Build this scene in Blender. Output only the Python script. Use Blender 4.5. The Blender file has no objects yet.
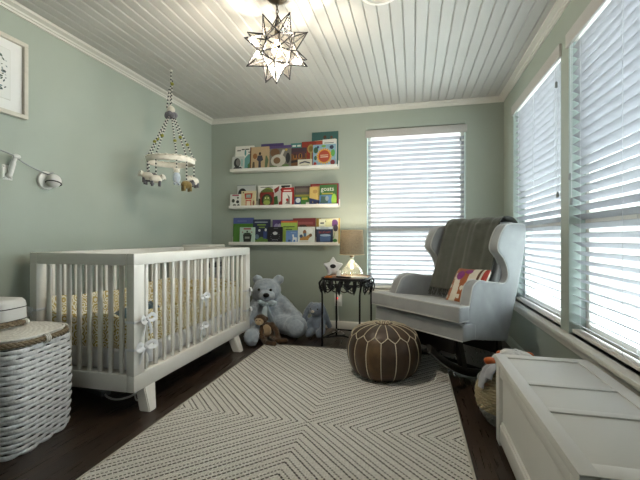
import bpy, bmesh, math, random
from mathutils import Vector, Matrix, Euler
from math import sin, cos, pi, radians as R
random.seed(7)
sc = bpy.context.scene
col = sc.collection

# ------------------------------------------------------------------ helpers
def lin(h):
    h = h.lstrip('#')
    out = []
    for i in (0, 2, 4):
        c = int(h[i:i+2], 16) / 255
        out.append(c / 12.92 if c <= .04045 else ((c + .055) / 1.055) ** 2.4)
    return (*out, 1.0)

class NT:
    """small node-building helper"""
    def __init__(s, name):
        s.m = bpy.data.materials.new(name); s.m.use_nodes = True
        s.t = s.m.node_tree; s.t.nodes.clear()
        s.out = s.n('ShaderNodeOutputMaterial')
    def n(s, typ, ins=None, **props):
        nd = s.t.nodes.new(typ)
        for k, v in props.items(): setattr(nd, k, v)
        for k, v in (ins or {}).items(): s.set(nd, k, v)
        return nd
    def set(s, nd, k, v):
        sock = nd.inputs[k]
        if isinstance(v, bpy.types.NodeSocket): s.t.links.new(v, sock)
        elif isinstance(v, bpy.types.Node): s.t.links.new(v.outputs[0], sock)
        else: sock.default_value = v
    def math(s, op, a, b=None, clamp=False):
        nd = s.n('ShaderNodeMath', {0: a}, operation=op, use_clamp=clamp)
        if b is not None: s.set(nd, 1, b)
        return nd.outputs[0]
    def mix(s, f, a, b, blend='MIX'):
        nd = s.n('ShaderNodeMix', data_type='RGBA', blend_type=blend)
        s.set(nd, 0, f); s.set(nd, 6, a); s.set(nd, 7, b)
        return nd.outputs[2]
    def ramp(s, f, stops, interp='LINEAR'):
        nd = s.n('ShaderNodeValToRGB', {0: f}); cr = nd.color_ramp; cr.interpolation = interp
        while len(cr.elements) > 1: cr.elements.remove(cr.elements[-1])
        for i, (p, c) in enumerate(stops):
            e = cr.elements[0] if i == 0 else cr.elements.new(p)
            e.position = p; e.color = c
        return nd.outputs[0]
    def coord(s, which='Object'):
        return s.n('ShaderNodeTexCoord').outputs[which]
    def noise(s, scale, detail=3, vec=None, rough=.5, dist=0):
        nd = s.n('ShaderNodeTexNoise', {'Scale': scale, 'Detail': detail, 'Roughness': rough, 'Distortion': dist})
        s.set(nd, 'Vector', vec if vec is not None else s.coord())
        return nd
    def bump(s, h, strength=.3, dist=.01):
        return s.n('ShaderNodeBump', {'Height': h, 'Strength': strength, 'Distance': dist}).outputs[0]
    def principled(s, base, rough=.5, normal=None, **kw):
        p = s.n('ShaderNodeBsdfPrincipled', {'Base Color': base, 'Roughness': rough})
        if normal is not None: s.set(p, 'Normal', normal)
        for k, v in kw.items(): s.set(p, k.replace('_', ' '), v)
        s.t.links.new(p.outputs[0], s.out.inputs[0])
        return p

def solid(name, hexc, rough=.5, var=.06, nscale=30, bump=.0, bscale=200, metallic=0, spec=.5, sheen=0):
    t = NT(name); c = lin(hexc)
    nz = t.noise(nscale, 3)
    dark = tuple(x * (1 - var) for x in c[:3]) + (1,); lite = tuple(min(1, x * (1 + var)) for x in c[:3]) + (1,)
    base = t.ramp(nz.outputs[0], [(.3, dark), (.7, lite)])
    nrm = None
    if bump: nrm = t.bump(t.noise(bscale, 2).outputs[0], bump, .004)
    t.principled(base, rough, nrm, Metallic=metallic, Specular_IOR_Level=spec, Sheen_Weight=sheen)
    return t.m

_cm = {}
def ink(hexc, rough=.45):
    k = (hexc, rough)
    if k not in _cm: _cm[k] = solid('ink_' + hexc.strip('#'), hexc, rough, .05, 60)
    return _cm[k]

class MB:
    def __init__(s): s.bm = bmesh.new(); s.mats = []
    def mi(s, m):
        if m is None: return 0
        if m not in s.mats: s.mats.append(m)
        return s.mats.index(m)
    def merge(s, b, mat, mx=None):
        i = s.mi(mat)
        if mx is not None: bmesh.ops.transform(b, matrix=mx, verts=b.verts)
        vm = {}
        for v in b.verts: vm[v] = s.bm.verts.new(v.co)
        for f in b.faces:
            try:
                nf = s.bm.faces.new([vm[v] for v in f.verts]); nf.material_index = i
            except ValueError: pass
        b.free(); return s
    def box(s, lo, hi, mat=None, bev=0, seg=2, mx=None):
        b = bmesh.new(); bmesh.ops.create_cube(b, size=1)
        c = [(lo[i] + hi[i]) / 2 for i in range(3)]; d = [hi[i] - lo[i] for i in range(3)]
        for v in b.verts: v.co = Vector((c[i] + v.co[i] * d[i] for i in range(3)))
        if bev: bmesh.ops.bevel(b, geom=b.edges[:], offset=bev, segments=seg, affect='EDGES', profile=.5)
        return s.merge(b, mat, mx)
    def ell(s, c, r, mat=None, rot=(0, 0, 0), u=20, v=12):
        b = bmesh.new(); bmesh.ops.create_uvsphere(b, u_segments=u, v_segments=v, radius=1)
        if not hasattr(r, '__len__'): r = (r, r, r)
        mx = Matrix.Translation(c) @ Euler(rot).to_matrix().to_4x4() @ Matrix.Diagonal((*r, 1))
        return s.merge(b, mat, mx)
    def tube(s, pts, r, mat=None, seg=8, closed=False, cap=True, flat=None):
        pts = [Vector(p) for p in pts]; n = len(pts)
        rs = r if hasattr(r, '__len__') else [r] * n
        i = s.mi(mat); rings = []; up = None
        for k in range(n):
            a = pts[(k - 1) % n] if (closed or k > 0) else pts[k]
            c = pts[(k + 1) % n] if (closed or k < n - 1) else pts[k]
            t = (c - a).normalized() if (c - a).length > 1e-9 else Vector((0, 0, 1))
            if up is None:
                up = Vector((0, 0, 1)) if abs(t.z) < .9 else Vector((1, 0, 0))
            nx = up - t * up.dot(t)
            if nx.length < 1e-6: nx = t.orthogonal()
            nx.normalize(); up = nx; ny = t.cross(nx)
            fx, fy = flat if flat else (1, 1)
            rings.append([s.bm.verts.new(pts[k] + nx * cos(2*pi*j/seg) * rs[k] * fx + ny * sin(2*pi*j/seg) * rs[k] * fy) for j in range(seg)])
        for k in range(n if closed else n - 1):
            A = rings[k]; B = rings[(k + 1) % n]
            for j in range(seg):
                f = s.bm.faces.new((A[j], A[(j+1) % seg], B[(j+1) % seg], B[j])); f.material_index = i
        if cap and not closed:
            for A in (rings[0][::-1], rings[-1]):
                f = s.bm.faces.new(A); f.material_index = i
        return s
    def lathe(s, prof, mat=None, seg=32, c=(0, 0, 0), mx=None, rfun=None):
        b = bmesh.new(); rings = []
        for (r, z) in prof:
            rings.append([b.verts.new((c[0] + r * (rfun(2*pi*j/seg, z) if rfun else 1) * cos(2*pi*j/seg), c[1] + r * (rfun(2*pi*j/seg, z) if rfun else 1) * sin(2*pi*j/seg), c[2] + z)) for j in range(seg)])
        for k in range(len(rings) - 1):
            for j in range(seg): b.faces.new((rings[k][j], rings[k][(j+1) % seg], rings[k+1][(j+1) % seg], rings[k+1][j]))
        if prof[0][0] > 1e-6: b.faces.new(rings[0][::-1])
        if prof[-1][0] > 1e-6: b.faces.new(rings[-1])
        bmesh.ops.remove_doubles(b, verts=b.verts, dist=1e-6)
        return s.merge(b, mat, mx)
    def prism(s, poly, h, mat=None, o=(0, 0, 0), u=(1, 0, 0), v=(0, 1, 0), bev=0, seg=2):
        """poly in the u,v plane, extruded by h along u x v"""
        o = Vector(o); u = Vector(u); v = Vector(v); n = u.cross(v)
        b = bmesh.new()
        A = [b.verts.new(o + u * p[0] + v * p[1]) for p in poly]
        B = [b.verts.new(o + u * p[0] + v * p[1] + n * h) for p in poly]
        k = len(poly)
        b.faces.new(A[::-1]); b.faces.new(B)
        for i in range(k): b.faces.new((A[i], A[(i+1) % k], B[(i+1) % k], B[i]))
        bmesh.ops.recalc_face_normals(b, faces=b.faces)
        if bev:
            b.edges.index_update()
            ed = [e for e in b.edges if (e.verts[0] in A) == (e.verts[1] in A)]
            bmesh.ops.bevel(b, geom=ed, offset=bev, segments=seg, affect='EDGES', profile=.5)
        return s.merge(b, mat)
    def grid(s, fn, nu, nv, mat=None, closeu=False, matfn=None):
        i = s.mi(mat)
        V = [[s.bm.verts.new(fn(a / nu, c / nv)) for a in range(nu if closeu else nu + 1)] for c in range(nv + 1)]
        for c in range(nv):
            for a in range(nu):
                a2 = (a + 1) % nu if closeu else a + 1
                f = s.bm.faces.new((V[c][a], V[c][a2], V[c+1][a2], V[c+1][a]))
                f.material_index = s.mi(matfn((a + .5) / nu, (c + .5) / nv)) if matfn else i
        return s
    def build(s, name, parent=None, ang=40, loc=None, rot=None):
        bm = s.bm
        bm.normal_update()
        lim = R(ang)
        for f in bm.faces: f.smooth = True
        for e in bm.edges:
            if len(e.link_faces) == 2:
                e.smooth = e.calc_face_angle(0) < lim
        me = bpy.data.meshes.new(name); bm.to_mesh(me); bm.free()
        for m in s.mats: me.materials.append(m)
        o = bpy.data.objects.new(name, me); col.objects.link(o)
        if parent is not None: o.parent = parent
        if loc is not None: o.location = loc
        if rot is not None: o.rotation_euler = rot
        return o

def tag(o, label, cat, group=None, kind=None):
    o['label'] = label; o['category'] = cat
    if group: o['group'] = group
    if kind: o['kind'] = kind
    return o
def thing(name, label, cat, loc=(0, 0, 0), rz=0, group=None, rot=None):
    o = bpy.data.objects.new(name, None); col.objects.link(o); o.empty_display_size = .1
    o.location = loc; o.rotation_euler = rot if rot else (0, 0, rz)
    return tag(o, label, cat, group)
def struct(o, label=None, cat=None):
    o['kind'] = 'structure'
    if label: o['label'] = label
    if cat: o['category'] = cat
    return o
def twin(o, parent, loc=None, rot=None, scale=None):
    c = o.copy(); col.objects.link(c); c.parent = parent
    if loc is not None: c.location = loc
    if rot is not None: c.rotation_euler = rot
    if scale is not None: c.scale = scale
    return c
def soften(o, voxel=.012, it=6, fac=.5):
    m = o.modifiers.new('remesh', 'REMESH'); m.mode = 'VOXEL'; m.voxel_size = voxel; m.use_smooth_shade = True
    m = o.modifiers.new('smooth', 'SMOOTH'); m.iterations = it; m.factor = fac
    return o
def fuzz(o, strength=.006, size=.02):
    tx = bpy.data.textures.new('plush', 'CLOUDS'); tx.noise_scale = size; tx.noise_depth = 2
    m = o.modifiers.new('fuzz', 'DISPLACE'); m.texture = tx; m.strength = strength; m.texture_coords = 'LOCAL'
    return o
def spline(pts, n=6, closed=False):
    P = [Vector(p) for p in pts]; out = []; k = len(P)
    rng = range(k if closed else k - 1)
    for i in rng:
        g = (lambda j: P[j % k]) if closed else (lambda j: P[max(0, min(k - 1, j))])
        p0, p1, p2, p3 = g(i-1), g(i), g(i+1), g(i+2)
        for q in range(n):
            t = q / n
            out.append(.5 * ((2*p1) + (p2 - p0) * t + (2*p0 - 5*p1 + 4*p2 - p3) * t*t + (3*p1 - p0 - 3*p2 + p3) * t**3))
    if not closed: out.append(P[-1])
    return out

# ------------------------------------------------------------------ materials
def wall_mat():
    t = NT('sage_paint')
    nz = t.noise(3, 4)
    base = t.ramp(nz.outputs[0], [(.3, lin(WALL)), (.7, lin(WALL2))])
    t.principled(base, .62, t.bump(t.noise(260, 2).outputs[0], .12, .002))
    return t.m
WALL, WALL2 = '#98a095', '#9ca499'
M_wall = wall_mat()
M_trim = solid('white_trim_paint', '#cfcdc6', .4, .02, 5)
M_ceil = solid('white_ceiling_paint', '#b6b5b1', .5, .02, 4)
M_white = solid('white_lacquer', '#dedcd6', .38, .015, 6, spec=.4)
M_chest = solid('grey_white_lacquer', '#d2d1cd', .4, .02, 5)
M_shelf = solid('white_shelf_paint', '#dcdad4', .4, .02, 8)
M_iron = solid('black_iron', '#15161a', .45, .2, 50, metallic=.6)
M_black = solid('black_plastic', '#101012', .4, .1)
M_darkwood = solid('dark_stained_wood', '#17120f', .4, .2, 20)
M_chrome = solid('aged_brass', '#5d5140', .35, .1, 40, metallic=.9)
M_plastic = solid('white_plastic', '#d9d9d6', .35, .02)
M_greyplastic = solid('grey_plastic', '#85888a', .4, .05)

def floor_mat():
    t = NT('dark_hardwood')
    co = t.coord()
    mp = t.n('ShaderNodeMapping', {'Vector': co, 'Rotation': (0, 0, R(90))})
    br = t.n('ShaderNodeTexBrick', {'Vector': mp.outputs[0], 'Color1': lin('#3a2c22'), 'Color2': lin('#281f19'), 'Mortar': lin('#0d0a08'),
             'Scale': 1, 'Mortar Size': .0012, 'Brick Width': .95, 'Row Height': .083, 'Bias': 0.0}, offset=.37)
    st = t.n('ShaderNodeMapping', {'Vector': co, 'Scale': (60, 3, 1)})
    g = t.noise(1.2, 5, st.outputs[0], .6)
    gm = t.ramp(g.outputs[0], [(.3, (.7, .7, .7, 1)), (.7, (1.25, 1.22, 1.2, 1))])
    base = t.mix(1.0, br.outputs[0], gm, 'MULTIPLY')
    h = t.math('ADD', t.math('MULTIPLY', br.outputs['Fac'], -1.0), t.math('MULTIPLY', g.outputs[0], .2))
    t.principled(base, t.ramp(g.outputs[0], [(.3, (.24,)*3 + (1,)), (.7, (.38,)*3 + (1,))]), t.bump(h, .3, .002))
    return t.m
M_floor = floor_mat()

def rug_mat():
    t = NT('woven_wool_rug')
    co = t.coord(); sp = t.n('ShaderNodeSeparateXYZ', {0: co})
    ax = t.math('ABSOLUTE', sp.outputs[0]); ay = t.math('ABSOLUTE', sp.outputs[1])
    wob = t.math('MULTIPLY', t.math('SUBTRACT', t.noise(40, 2).outputs[0], .5), .006)
    c = t.math('ADD', t.math('SUBTRACT', ax, ay), wob)
    ph = t.math('FRACT', t.math('ADD', t.math('DIVIDE', c, .0826), 50.0 + .25 - .65))
    along = t.math('ADD', ax, ay)
    dots = t.math('GREATER_THAN', t.math('SINE', t.math('MULTIPLY', along, 2*pi/.022)), -.35)
    dots2 = t.math('GREATER_THAN', t.math('SINE', t.math('MULTIPLY', along, 2*pi/.028)), -.75)
    A = t.ramp(ph, [(0, (0,)*4), (.17, (0,)*4), (.20, (1,)*4), (.30, (1,)*4), (.33, (0,)*4)])
    B = t.ramp(ph, [(0, (0,)*4), (.56, (0,)*4), (.60, (1,)*4), (.68, (1,)*4), (.72, (0,)*4)])
    dark = t.math('ADD', t.math('MULTIPLY', A, dots2), t.math('MULTIPLY', t.math('MULTIPLY', B, dots), .9), True)
    # knots
    u = t.math('MULTIPLY', t.math('SINE', t.math('MULTIPLY', c, 2*pi/.0206)), .5)
    v = t.math('MULTIPLY', t.math('SINE', t.math('MULTIPLY', along, 2*pi/.024)), .5)
    kn = t.math('ADD', t.math('MULTIPLY', t.math('MULTIPLY', u, v), 2.0), t.math('MULTIPLY', t.noise(170, 3).outputs[0], 1.2))
    cream = t.ramp(t.noise(90, 3).outputs[0], [(.25, lin('#d0cec8')), (.75, lin('#efede8'))])
    base = t.mix(dark, cream, lin('#3b3731'))
    h = t.math('SUBTRACT', kn, t.math('MULTIPLY', dark, 1.1))
    t.principled(base, .95, t.bump(h, .8, .006), Specular_IOR_Level=.1)
    return t.m
M_rug = rug_mat()

def damask_mat():
    t = NT('ochre_damask_cotton')
    co = t.coord()
    vo = t.n('ShaderNodeTexVoronoi', {'Vector': co, 'Scale': 21, 'Randomness': .55}, feature='F1')
    nz = t.noise(14, 2, co)
    s_ = t.math('SINE', t.math('ADD', t.math('MULTIPLY', vo.outputs['Distance'], 22.0), t.math('MULTIPLY', nz.outputs[0], 9.0)))
    f = t.math('GREATER_THAN', s_, .05)
    base = t.mix(f, lin('#ece8da'), lin('#bda862'))
    t.principled(base, .9, t.bump(t.noise(300, 2).outputs[0], .15, .002))
    return t.m
M_damask = damask_mat()
M_sheet = solid('white_cotton', '#dddee0', .9, .04, 12, .2, 60)

def slat_mat():
    t = NT('white_blind_slat')
    nz = t.noise(12, 2)
    c = t.ramp(nz.outputs[0], [(.3, lin('#b0b1b6')), (.7, lin('#babbc0'))])
    d = t.n('ShaderNodeBsdfPrincipled', {'Base Color': c, 'Roughness': .45})
    tr = t.n('ShaderNodeBsdfTranslucent', {'Color': c})
    mx = t.n('ShaderNodeMixShader', {0: .30, 1: d.outputs[0], 2: tr.outputs[0]})
    t.t.links.new(mx.outputs[0], t.out.inputs[0]); return t.m
M_slat = slat_mat()
def glass_mat(name, fres=.08, tint='#f4f8f6', milky=0.0, rough=.02):
    t = NT(name)
    nz = t.noise(25, 2)
    tp = t.n('ShaderNodeBsdfTransparent', {'Color': lin(tint)})
    gl = t.n('ShaderNodeBsdfGlossy', {'Color': (1, 1, 1, 1), 'Roughness': rough, 'Normal': t.bump(nz.outputs[0], .15 if milky else .02, .003)})
    lw = t.n('ShaderNodeLayerWeight', {'Blend': .35})
    m1 = t.n('ShaderNodeMixShader', {0: t.math('ADD', t.math('MULTIPLY', lw.outputs['Facing'], .35), fres), 1: tp.outputs[0], 2: gl.outputs[0]})
    last = m1
    if milky:
        tl = t.n('ShaderNodeBsdfTranslucent', {'Color': lin('#fff6e6')})
        last = t.n('ShaderNodeMixShader', {0: t.math('MULTIPLY', nz.outputs[0], 2*milky), 1: m1.outputs[0], 2: tl.outputs[0]})
    t.t.links.new(last.outputs[0], t.out.inputs[0]); return t.m
M_pane = glass_mat('window_glass')
M_starglass = glass_mat('seeded_glass', .025, '#f2efe8', .008)
M_lampglass = glass_mat('clear_lamp_glass', .06, '#f6faf6', .03)
def glow(name, hexc, strength):
    t = NT(name)
    nz = t.noise(5, 1)
    e = t.n('ShaderNodeEmission', {'Color': t.mix(nz.outputs[0], lin(hexc), lin(hexc)), 'Strength': strength})
    t.t.links.new(e.outputs[0], t.out.inputs[0]); return t.m

def fabric(name, hexc, hex2=None, nscale=8, bscale=350, bump=.25, sheen=.3, rough=.9):
    t = NT(name); c = lin(hexc); c2 = lin(hex2 or hexc)
    nz = t.noise(nscale, 4)
    base = t.ramp(nz.outputs[0], [(.3, c), (.7, c2)])
    t.principled(base, rough, t.bump(t.noise(bscale, 2).outputs[0], bump, .003), Sheen_Weight=sheen, Specular_IOR_Level=.2)
    return t.m
M_velvet = fabric('grey_velvet', '#909293', '#9c9e9f', 9, 300, .12, .35)
M_piping = fabric('pale_piping', '#b3b4b2', '#bfbfbc')
M_throw = fabric('olive_grey_knit', '#4d4f48', '#585a52', 14, 160, .6, .3)
M_fringe = fabric('dark_fringe_yarn', '#2e302d', '#3d3f3a', 30, 200, .5)
M_bear = fabric('pale_blue_plush', '#98a4b2', '#b2bcc6', 28, 140, .9, .5)
M_bearlight = fabric('light_blue_plush', '#9daab8', '#b6c0c9', 40, 120, .9, .5)
M_ribbon = fabric('blue_satin_ribbon', '#bccdd8', '#d0dce3', 20, 300, .1, .1, .4)
M_bunny = fabric('grey_blue_plush', '#727d8d', '#848f9e', 35, 150, .9, .5)
M_brown = fabric('brown_plush', '#3a2a1b', '#503a26', 35, 150, .9, .4)
M_tan = fabric('tan_plush', '#a08a6c', '#b49d7e', 35, 150, .6, .4)
M_cream = fabric('cream_wool', '#cfcabd', '#dfdbd0', 30, 200, .4)
M_greywool = fabric('grey_wool', '#55545a', '#6b6a70', 30, 200, .5)
M_tie = fabric('white_cotton_ties', '#cfd2d6', '#dfe1e4', 20, 200, .2)
M_felt = fabric('olive_felt', '#77772a', '#8a8a35', 30, 200, .4)

# ------------------------------------------------------------------ room
XL, XR, YB, YF, ZC = -2.275, .852, 4.0, -1.3, 2.325
T = .14
WZ0, WZ1 = .43, 2.10
BW = (-.475, .51)            # back window x-range
RW = [(2.53, 3.64), (1.30, 2.42)]   # right windows y-ranges

b = MB().box((XL - T, YF, -.1), (XR + T, YB + T, 0), M_floor); struct(b.build('floor'), 'dark stained hardwood floor of narrow planks', 'floor')
# bead-board ceiling, boards running to the back wall
b = MB(); w = .0745; prof = []; x = XL - .02
while x < XR + .02:
    prof += [(x, ZC + .009), (x + .0065, ZC), (x + w - .0065, ZC)]
    x += w
prof.append((x, ZC + .009))
lo = [b.bm.verts.new((p[0], YF, p[1])) for p in prof]; hi = [b.bm.verts.new((p[0], YB + .05, p[1])) for p in prof]
b.mi(M_ceil)
for i in range(len(prof) - 1): b.bm.faces.new((lo[i], hi[i], hi[i+1], lo[i+1]))
b.box((XL - T, YF, ZC + .02), (XR + T, YB + T, ZC + .12), M_ceil)
struct(b.build('ceiling', ang=10), 'white bead-board ceiling with boards running to the back wall', 'ceiling')
# walls
b = MB().box((XL - T, YF, 0), (XL, YB + T, ZC + .02), M_wall); struct(b.build('wall_left'), 'sage green wall behind the crib', 'wall')
b = MB()
b.box((XL, YB, 0), (BW[0], YB + T, ZC + .02), M_wall).box((BW[1], YB, 0), (XR, YB + T, ZC + .02), M_wall)
b.box((BW[0], YB, 0), (BW[1], YB + T, WZ0), M_wall).box((BW[0], YB, WZ1), (BW[1], YB + T, ZC + .02), M_wall)
struct(b.build('wall_back'), 'sage green far wall with book ledges and one window', 'wall')
b = MB()
ys = [YF, RW[1][0], RW[1][1], RW[0][0], RW[0][1], YB + T]
for i in (0, 2, 4): b.box((XR, ys[i], 0), (XR + T, ys[i+1], ZC + .02), M_wall)
for (a, c) in RW:
    b.box((XR, a, 0), (XR + T, c, WZ0), M_wall).box((XR, a, WZ1 + .02), (XR + T, c, ZC + .02), M_wall)
struct(b.build('wall_right'), 'sage green wall with two tall windows', 'wall')
DX0, DX1, DZ = -.80, -.60, 2.03   # narrow slot added in the unseen wall to let in fill light
b = MB().box((XL - T, YF - T, 0), (DX0, YF, ZC + .02), M_wall).box((DX1, YF - T, 0), (XR + T, YF, ZC + .02), M_wall).box((DX0, YF - T, DZ), (DX1, YF, ZC + .02), M_wall); struct(b.build('wall_front'), 'sage green wall behind the viewer', 'wall')
# crown moulding (stepped profile d = distance from wall, z)
cp = [(0, 2.281), (.012, 2.281), (.013, 2.292), (.022, 2.295), (.024, 2.304), (.046, 2.312), (.052, 2.313), (.054, ZC + .004), (0, ZC + .004)]
b = MB().prism([(-d, z) for d, z in cp], XR - XL, M_trim, (XL, YB, 0), (0, 1, 0), (0, 0, 1)); struct(b.build('trim_1'), 'white crown moulding along the far wall', 'crown moulding')
b = MB().prism([(d, z) for d, z in cp], YB - YF, M_trim, (XL, YB, 0), (1, 0, 0), (0, 0, 1)); struct(b.build('trim_2'), 'white crown moulding along the wall behind the crib', 'crown moulding')
b = MB().prism([(-d, z) for d, z in cp], YB - YF, M_trim, (XR, YB, 0), (1, 0, 0), (0, 0, 1)); struct(b.build('trim_3'), 'white crown moulding above the two side windows', 'crown moulding')
bp = [(0, 0), (.016, 0), (.016, .062), (.010, .075), (0, .08)]
b = MB().prism([(-d, z) for d, z in bp], XR - XL, M_trim, (XL, YB, 0), (0, 1, 0), (0, 0, 1)); struct(b.build('baseboard_back'))
b = MB().prism([(d, z) for d, z in bp], YB - YF, M_trim, (XL, YB, 0), (1, 0, 0), (0, 0, 1)); struct(b.build('baseboard_left'))
b = MB().prism([(-d, z) for d, z in bp], YB - YF, M_wall, (XR, YB, 0), (1, 0, 0), (0, 0, 1)); struct(b.build('baseboard_right'))
M_valance = solid('grey_white_valance', '#aeaba6', .5, .02, 8)
# long window stool along the right wall
b = MB().box((XR - .05, RW[1][0] - .08, WZ0 - .028), (XR + T, RW[0][1] + .06, WZ0), M_trim, .006)
b.box((XR - .022, RW[1][0] - .05, WZ0 - .075), (XR, RW[0][1] + .03, WZ0 - .028), M_trim, .004)
struct(b.build('trim_4'), 'grey-white window sill running under both side windows', 'window sill')
b = MB().box((BW[0] - .02, YB - .03, WZ0 - .028), (BW[1] + .02, YB + T, WZ0), M_trim, .005)
struct(b.build('trim_5'), 'white sill under the far window behind the armchair', 'window sill')

def window(name, label, w, loc, rz):
    """local x along the opening, y outward, z up from the sill"""
    h = WZ1 + .02 - WZ0
    root = bpy.data.objects.new(name, None); col.objects.link(root); root.location = loc; root.rotation_euler = (0, 0, rz)
    struct(root, label, 'window')
    f = MB(); y0, y1 = .085, .125
    for (x0, x1) in ((0, .045), (w - .045, w)): f.box((x0, y0, 0), (x1, y1, h), M_trim, .003)
    f.box((.045, y0, 0), (w - .045, y1, .06), M_trim, .003).box((.045, y0, h - .05), (w - .045, y1, h), M_trim, .003)
    f.box((.045, y0 - .02, .60), (w - .045, y1, .66), M_trim, .003)
    f.build('window_frame', root)
    MB().box((.045, .108, .06), (w - .045, .112, h - .05), M_pane).build('pane', root)
    # thin casing lining the opening
    c = MB()
    for (x0, x1) in ((0, .008), (w - .008, w)): c.box((x0, .0, 0), (x1, .085, h), M_casing, .001)
    c.build('casing', root)
M_casing = solid('pale_aqua_casing_paint', '#a3b0ac', .5, .02)
window('window_1', 'far window behind white blind, left of the armchair', BW[1] - BW[0], (BW[0], YB, WZ0), 0)
window('window_2', 'side window nearer the corner behind white blind', RW[0][1] - RW[0][0], (XR, RW[0][1], WZ0), R(-90))
window('window_3', 'side window above the white chest', RW[1][1] - RW[1][0], (XR, RW[1][1], WZ0), R(-90))

def blind(label, w, loc, rz, top, tilt, cordx, yv, tass):
    """local: x along, -y to the room, z from sill"""
    root = thing('window_blind', label, 'window blind', loc, rz, 'white slatted window blinds')
    h = top
    MB().box((-.008, yv, h - .078), (w + .008, yv + .018, h), M_valance, .004).box((.004, yv + .018, h - .05), (w - .004, .062, h - .005), M_white).build('valance', root)
    s = MB(); z = .055; cs = cos(tilt); sn = sin(tilt)
    while z < h - .085:
        # crowned slat cross-section (d across the slat, e thickness)
        sec = []
        for q in range(5):
            d = -.025 + .0125 * q; e = .0022 * (1 - (d / .025) ** 2)
            sec.append((d, e + .0012))
        sec += [(d, e - .0024) for d, e in sec[::-1]]
        pts = [(.036 + d * cs + e * sn, z - d * sn + e * cs) for d, e in sec]
        s.prism(pts, w - .03, M_slat, (.015, 0, 0), (0, 1, 0), (0, 0, 1))
        z += .0495
    s.build('slats', root, ang=35)
    MB().box((.014, .012, .008), (w - .014, .060, .028), M_white, .004).build('bottom_rail', root)
    for cx in cordx:
        l = MB()
        for yy in (.009, .063): l.tube([(cx, yy, .02), (cx, yy, h - .06)], .0011, M_tie, 5)
        l.build('ladder_cord', root)
    for (tx, z0) in tass:
        t = MB().tube([(tx, -.004, h - .07), (tx, -.006, z0 + .03)], .0013, M_tie, 5).lathe([(.003, .035), (.007, .03), (.009, .0), (.004, -.004)], M_greyplastic, 10, (tx, -.006, z0))
        t.build('pull_cord', root)
TB = WZ1 - WZ0
blind('white slatted blind on the far window beside the lamp', BW[1] - BW[0], (BW[0], YB, WZ0), 0, TB - .01, R(26), (.11, .36, .63, .87), -.012, [(.93, 1.5), (.93, 1.12), (.04, .98)])
blind('white slatted blind on the side window right behind the armchair', RW[0][1] - RW[0][0], (XR, RW[0][1], WZ0), R(-90), TB + .015, R(30), (.13, .55, .98), -.014, [(1.05, 1.45), (1.07, .78)])
blind('white slatted blind on the side window above the white chest', RW[1][1] - RW[1][0], (XR, RW[1][1], WZ0), R(-90), TB + .015, R(30), (.13, .55, .98), -.014, [(.04, .86), (.06, .72)])

# outside: pale ground and a dark post seen between the slats
M_out = solid('pale_concrete', '#d4d5d0', .9, .05, 2)
b = MB().box((-8, -6, -.6), (9, 12, -.5), M_out); struct(b.build('ground_outside'))

# ------------------------------------------------------------------ rug
b = MB().box((-.755, -1.27, 0), (.765, 1.32, .011), M_rug, .005)
rg = b.build('area_rug', loc=(-.53, 1.90, .0005)); tag(rg, 'cream and charcoal woven rug with nested chevrons on dark floor', 'rug')
M_hem = fabric('cream_rug_hem', '#aaa79d', '#c3c0b6', 60, 120, .8)
b = MB()
pts = [(-.757, -1.272, .006), (.767, -1.272, .006), (.767, 1.322, .006), (-.757, 1.322, .006)]
for i in range(4): b.tube([pts[i], pts[(i+1) % 4]], .0075, M_hem, 8)
h = b.build('hem', rg)

# ------------------------------------------------------------------ crib
CX0, CX1, CY0, CY1, CZ0, CZ1 = -2.185, -1.469, 1.767, 3.28, .12, .88
crib = thing('crib', 'white slatted wooden crib against the sage green wall', 'crib', (CX1, CY0, 0))
cl = Vector((CX1, CY0, 0))
def L(x, y, z): return (x - cl.x, y - cl.y, z)
def cbox(n, lo, hi, bev=.006): return MB().box(L(*lo), L(*hi), M_white, bev).build(n, crib)
PT = .05
for (x0, x1) in ((CX0, CX0 + PT), (CX1 - PT, CX1)):
    cbox('top_rail', (x0, CY0, CZ1 - .066), (x1, CY1, CZ1))
    cbox('bottom_rail', (x0, CY0, CZ0), (x1, CY1, CZ0 + .095))
    for (y0, y1) in ((CY0, CY0 + .085), (CY1 - .085, CY1)): cbox('post', (x0, y0, CZ0 + .09), (x1, y1, CZ1 - .064), .004)
for (y0, y1) in ((CY0, CY0 + .045), (CY1 - .045, CY1)):
    cbox('top_rail', (CX0 + PT, y0, CZ1 - .066), (CX1 - PT, y1, CZ1))
    cbox('bottom_rail', (CX0 + PT, y0, CZ0), (CX1 - PT, y1, CZ0 + .095))
sl = MB().box((-.0095, -.0135, CZ0 + .08), (.0095, .0135, CZ1 - .06), M_white, .007, 3).build('slat', crib)
first = True
def slat(x, y, turn):
    global first
    lx = L(x, y, 0); rot = (0, 0, R(90) if turn else 0)
    if first: sl.location = lx; sl.rotation_euler = rot; first = False
    else: twin(sl, crib, lx, rot)
for x in (CX1 - PT / 2, CX0 + PT / 2):
    for k in range(16): slat(x, 1.893 + k * .0838, False)
for y in (CY0 + .0225, CY1 - .0225):
    for k in range(8): slat(CX0 + .118 + k * .0715, y, True)
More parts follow.
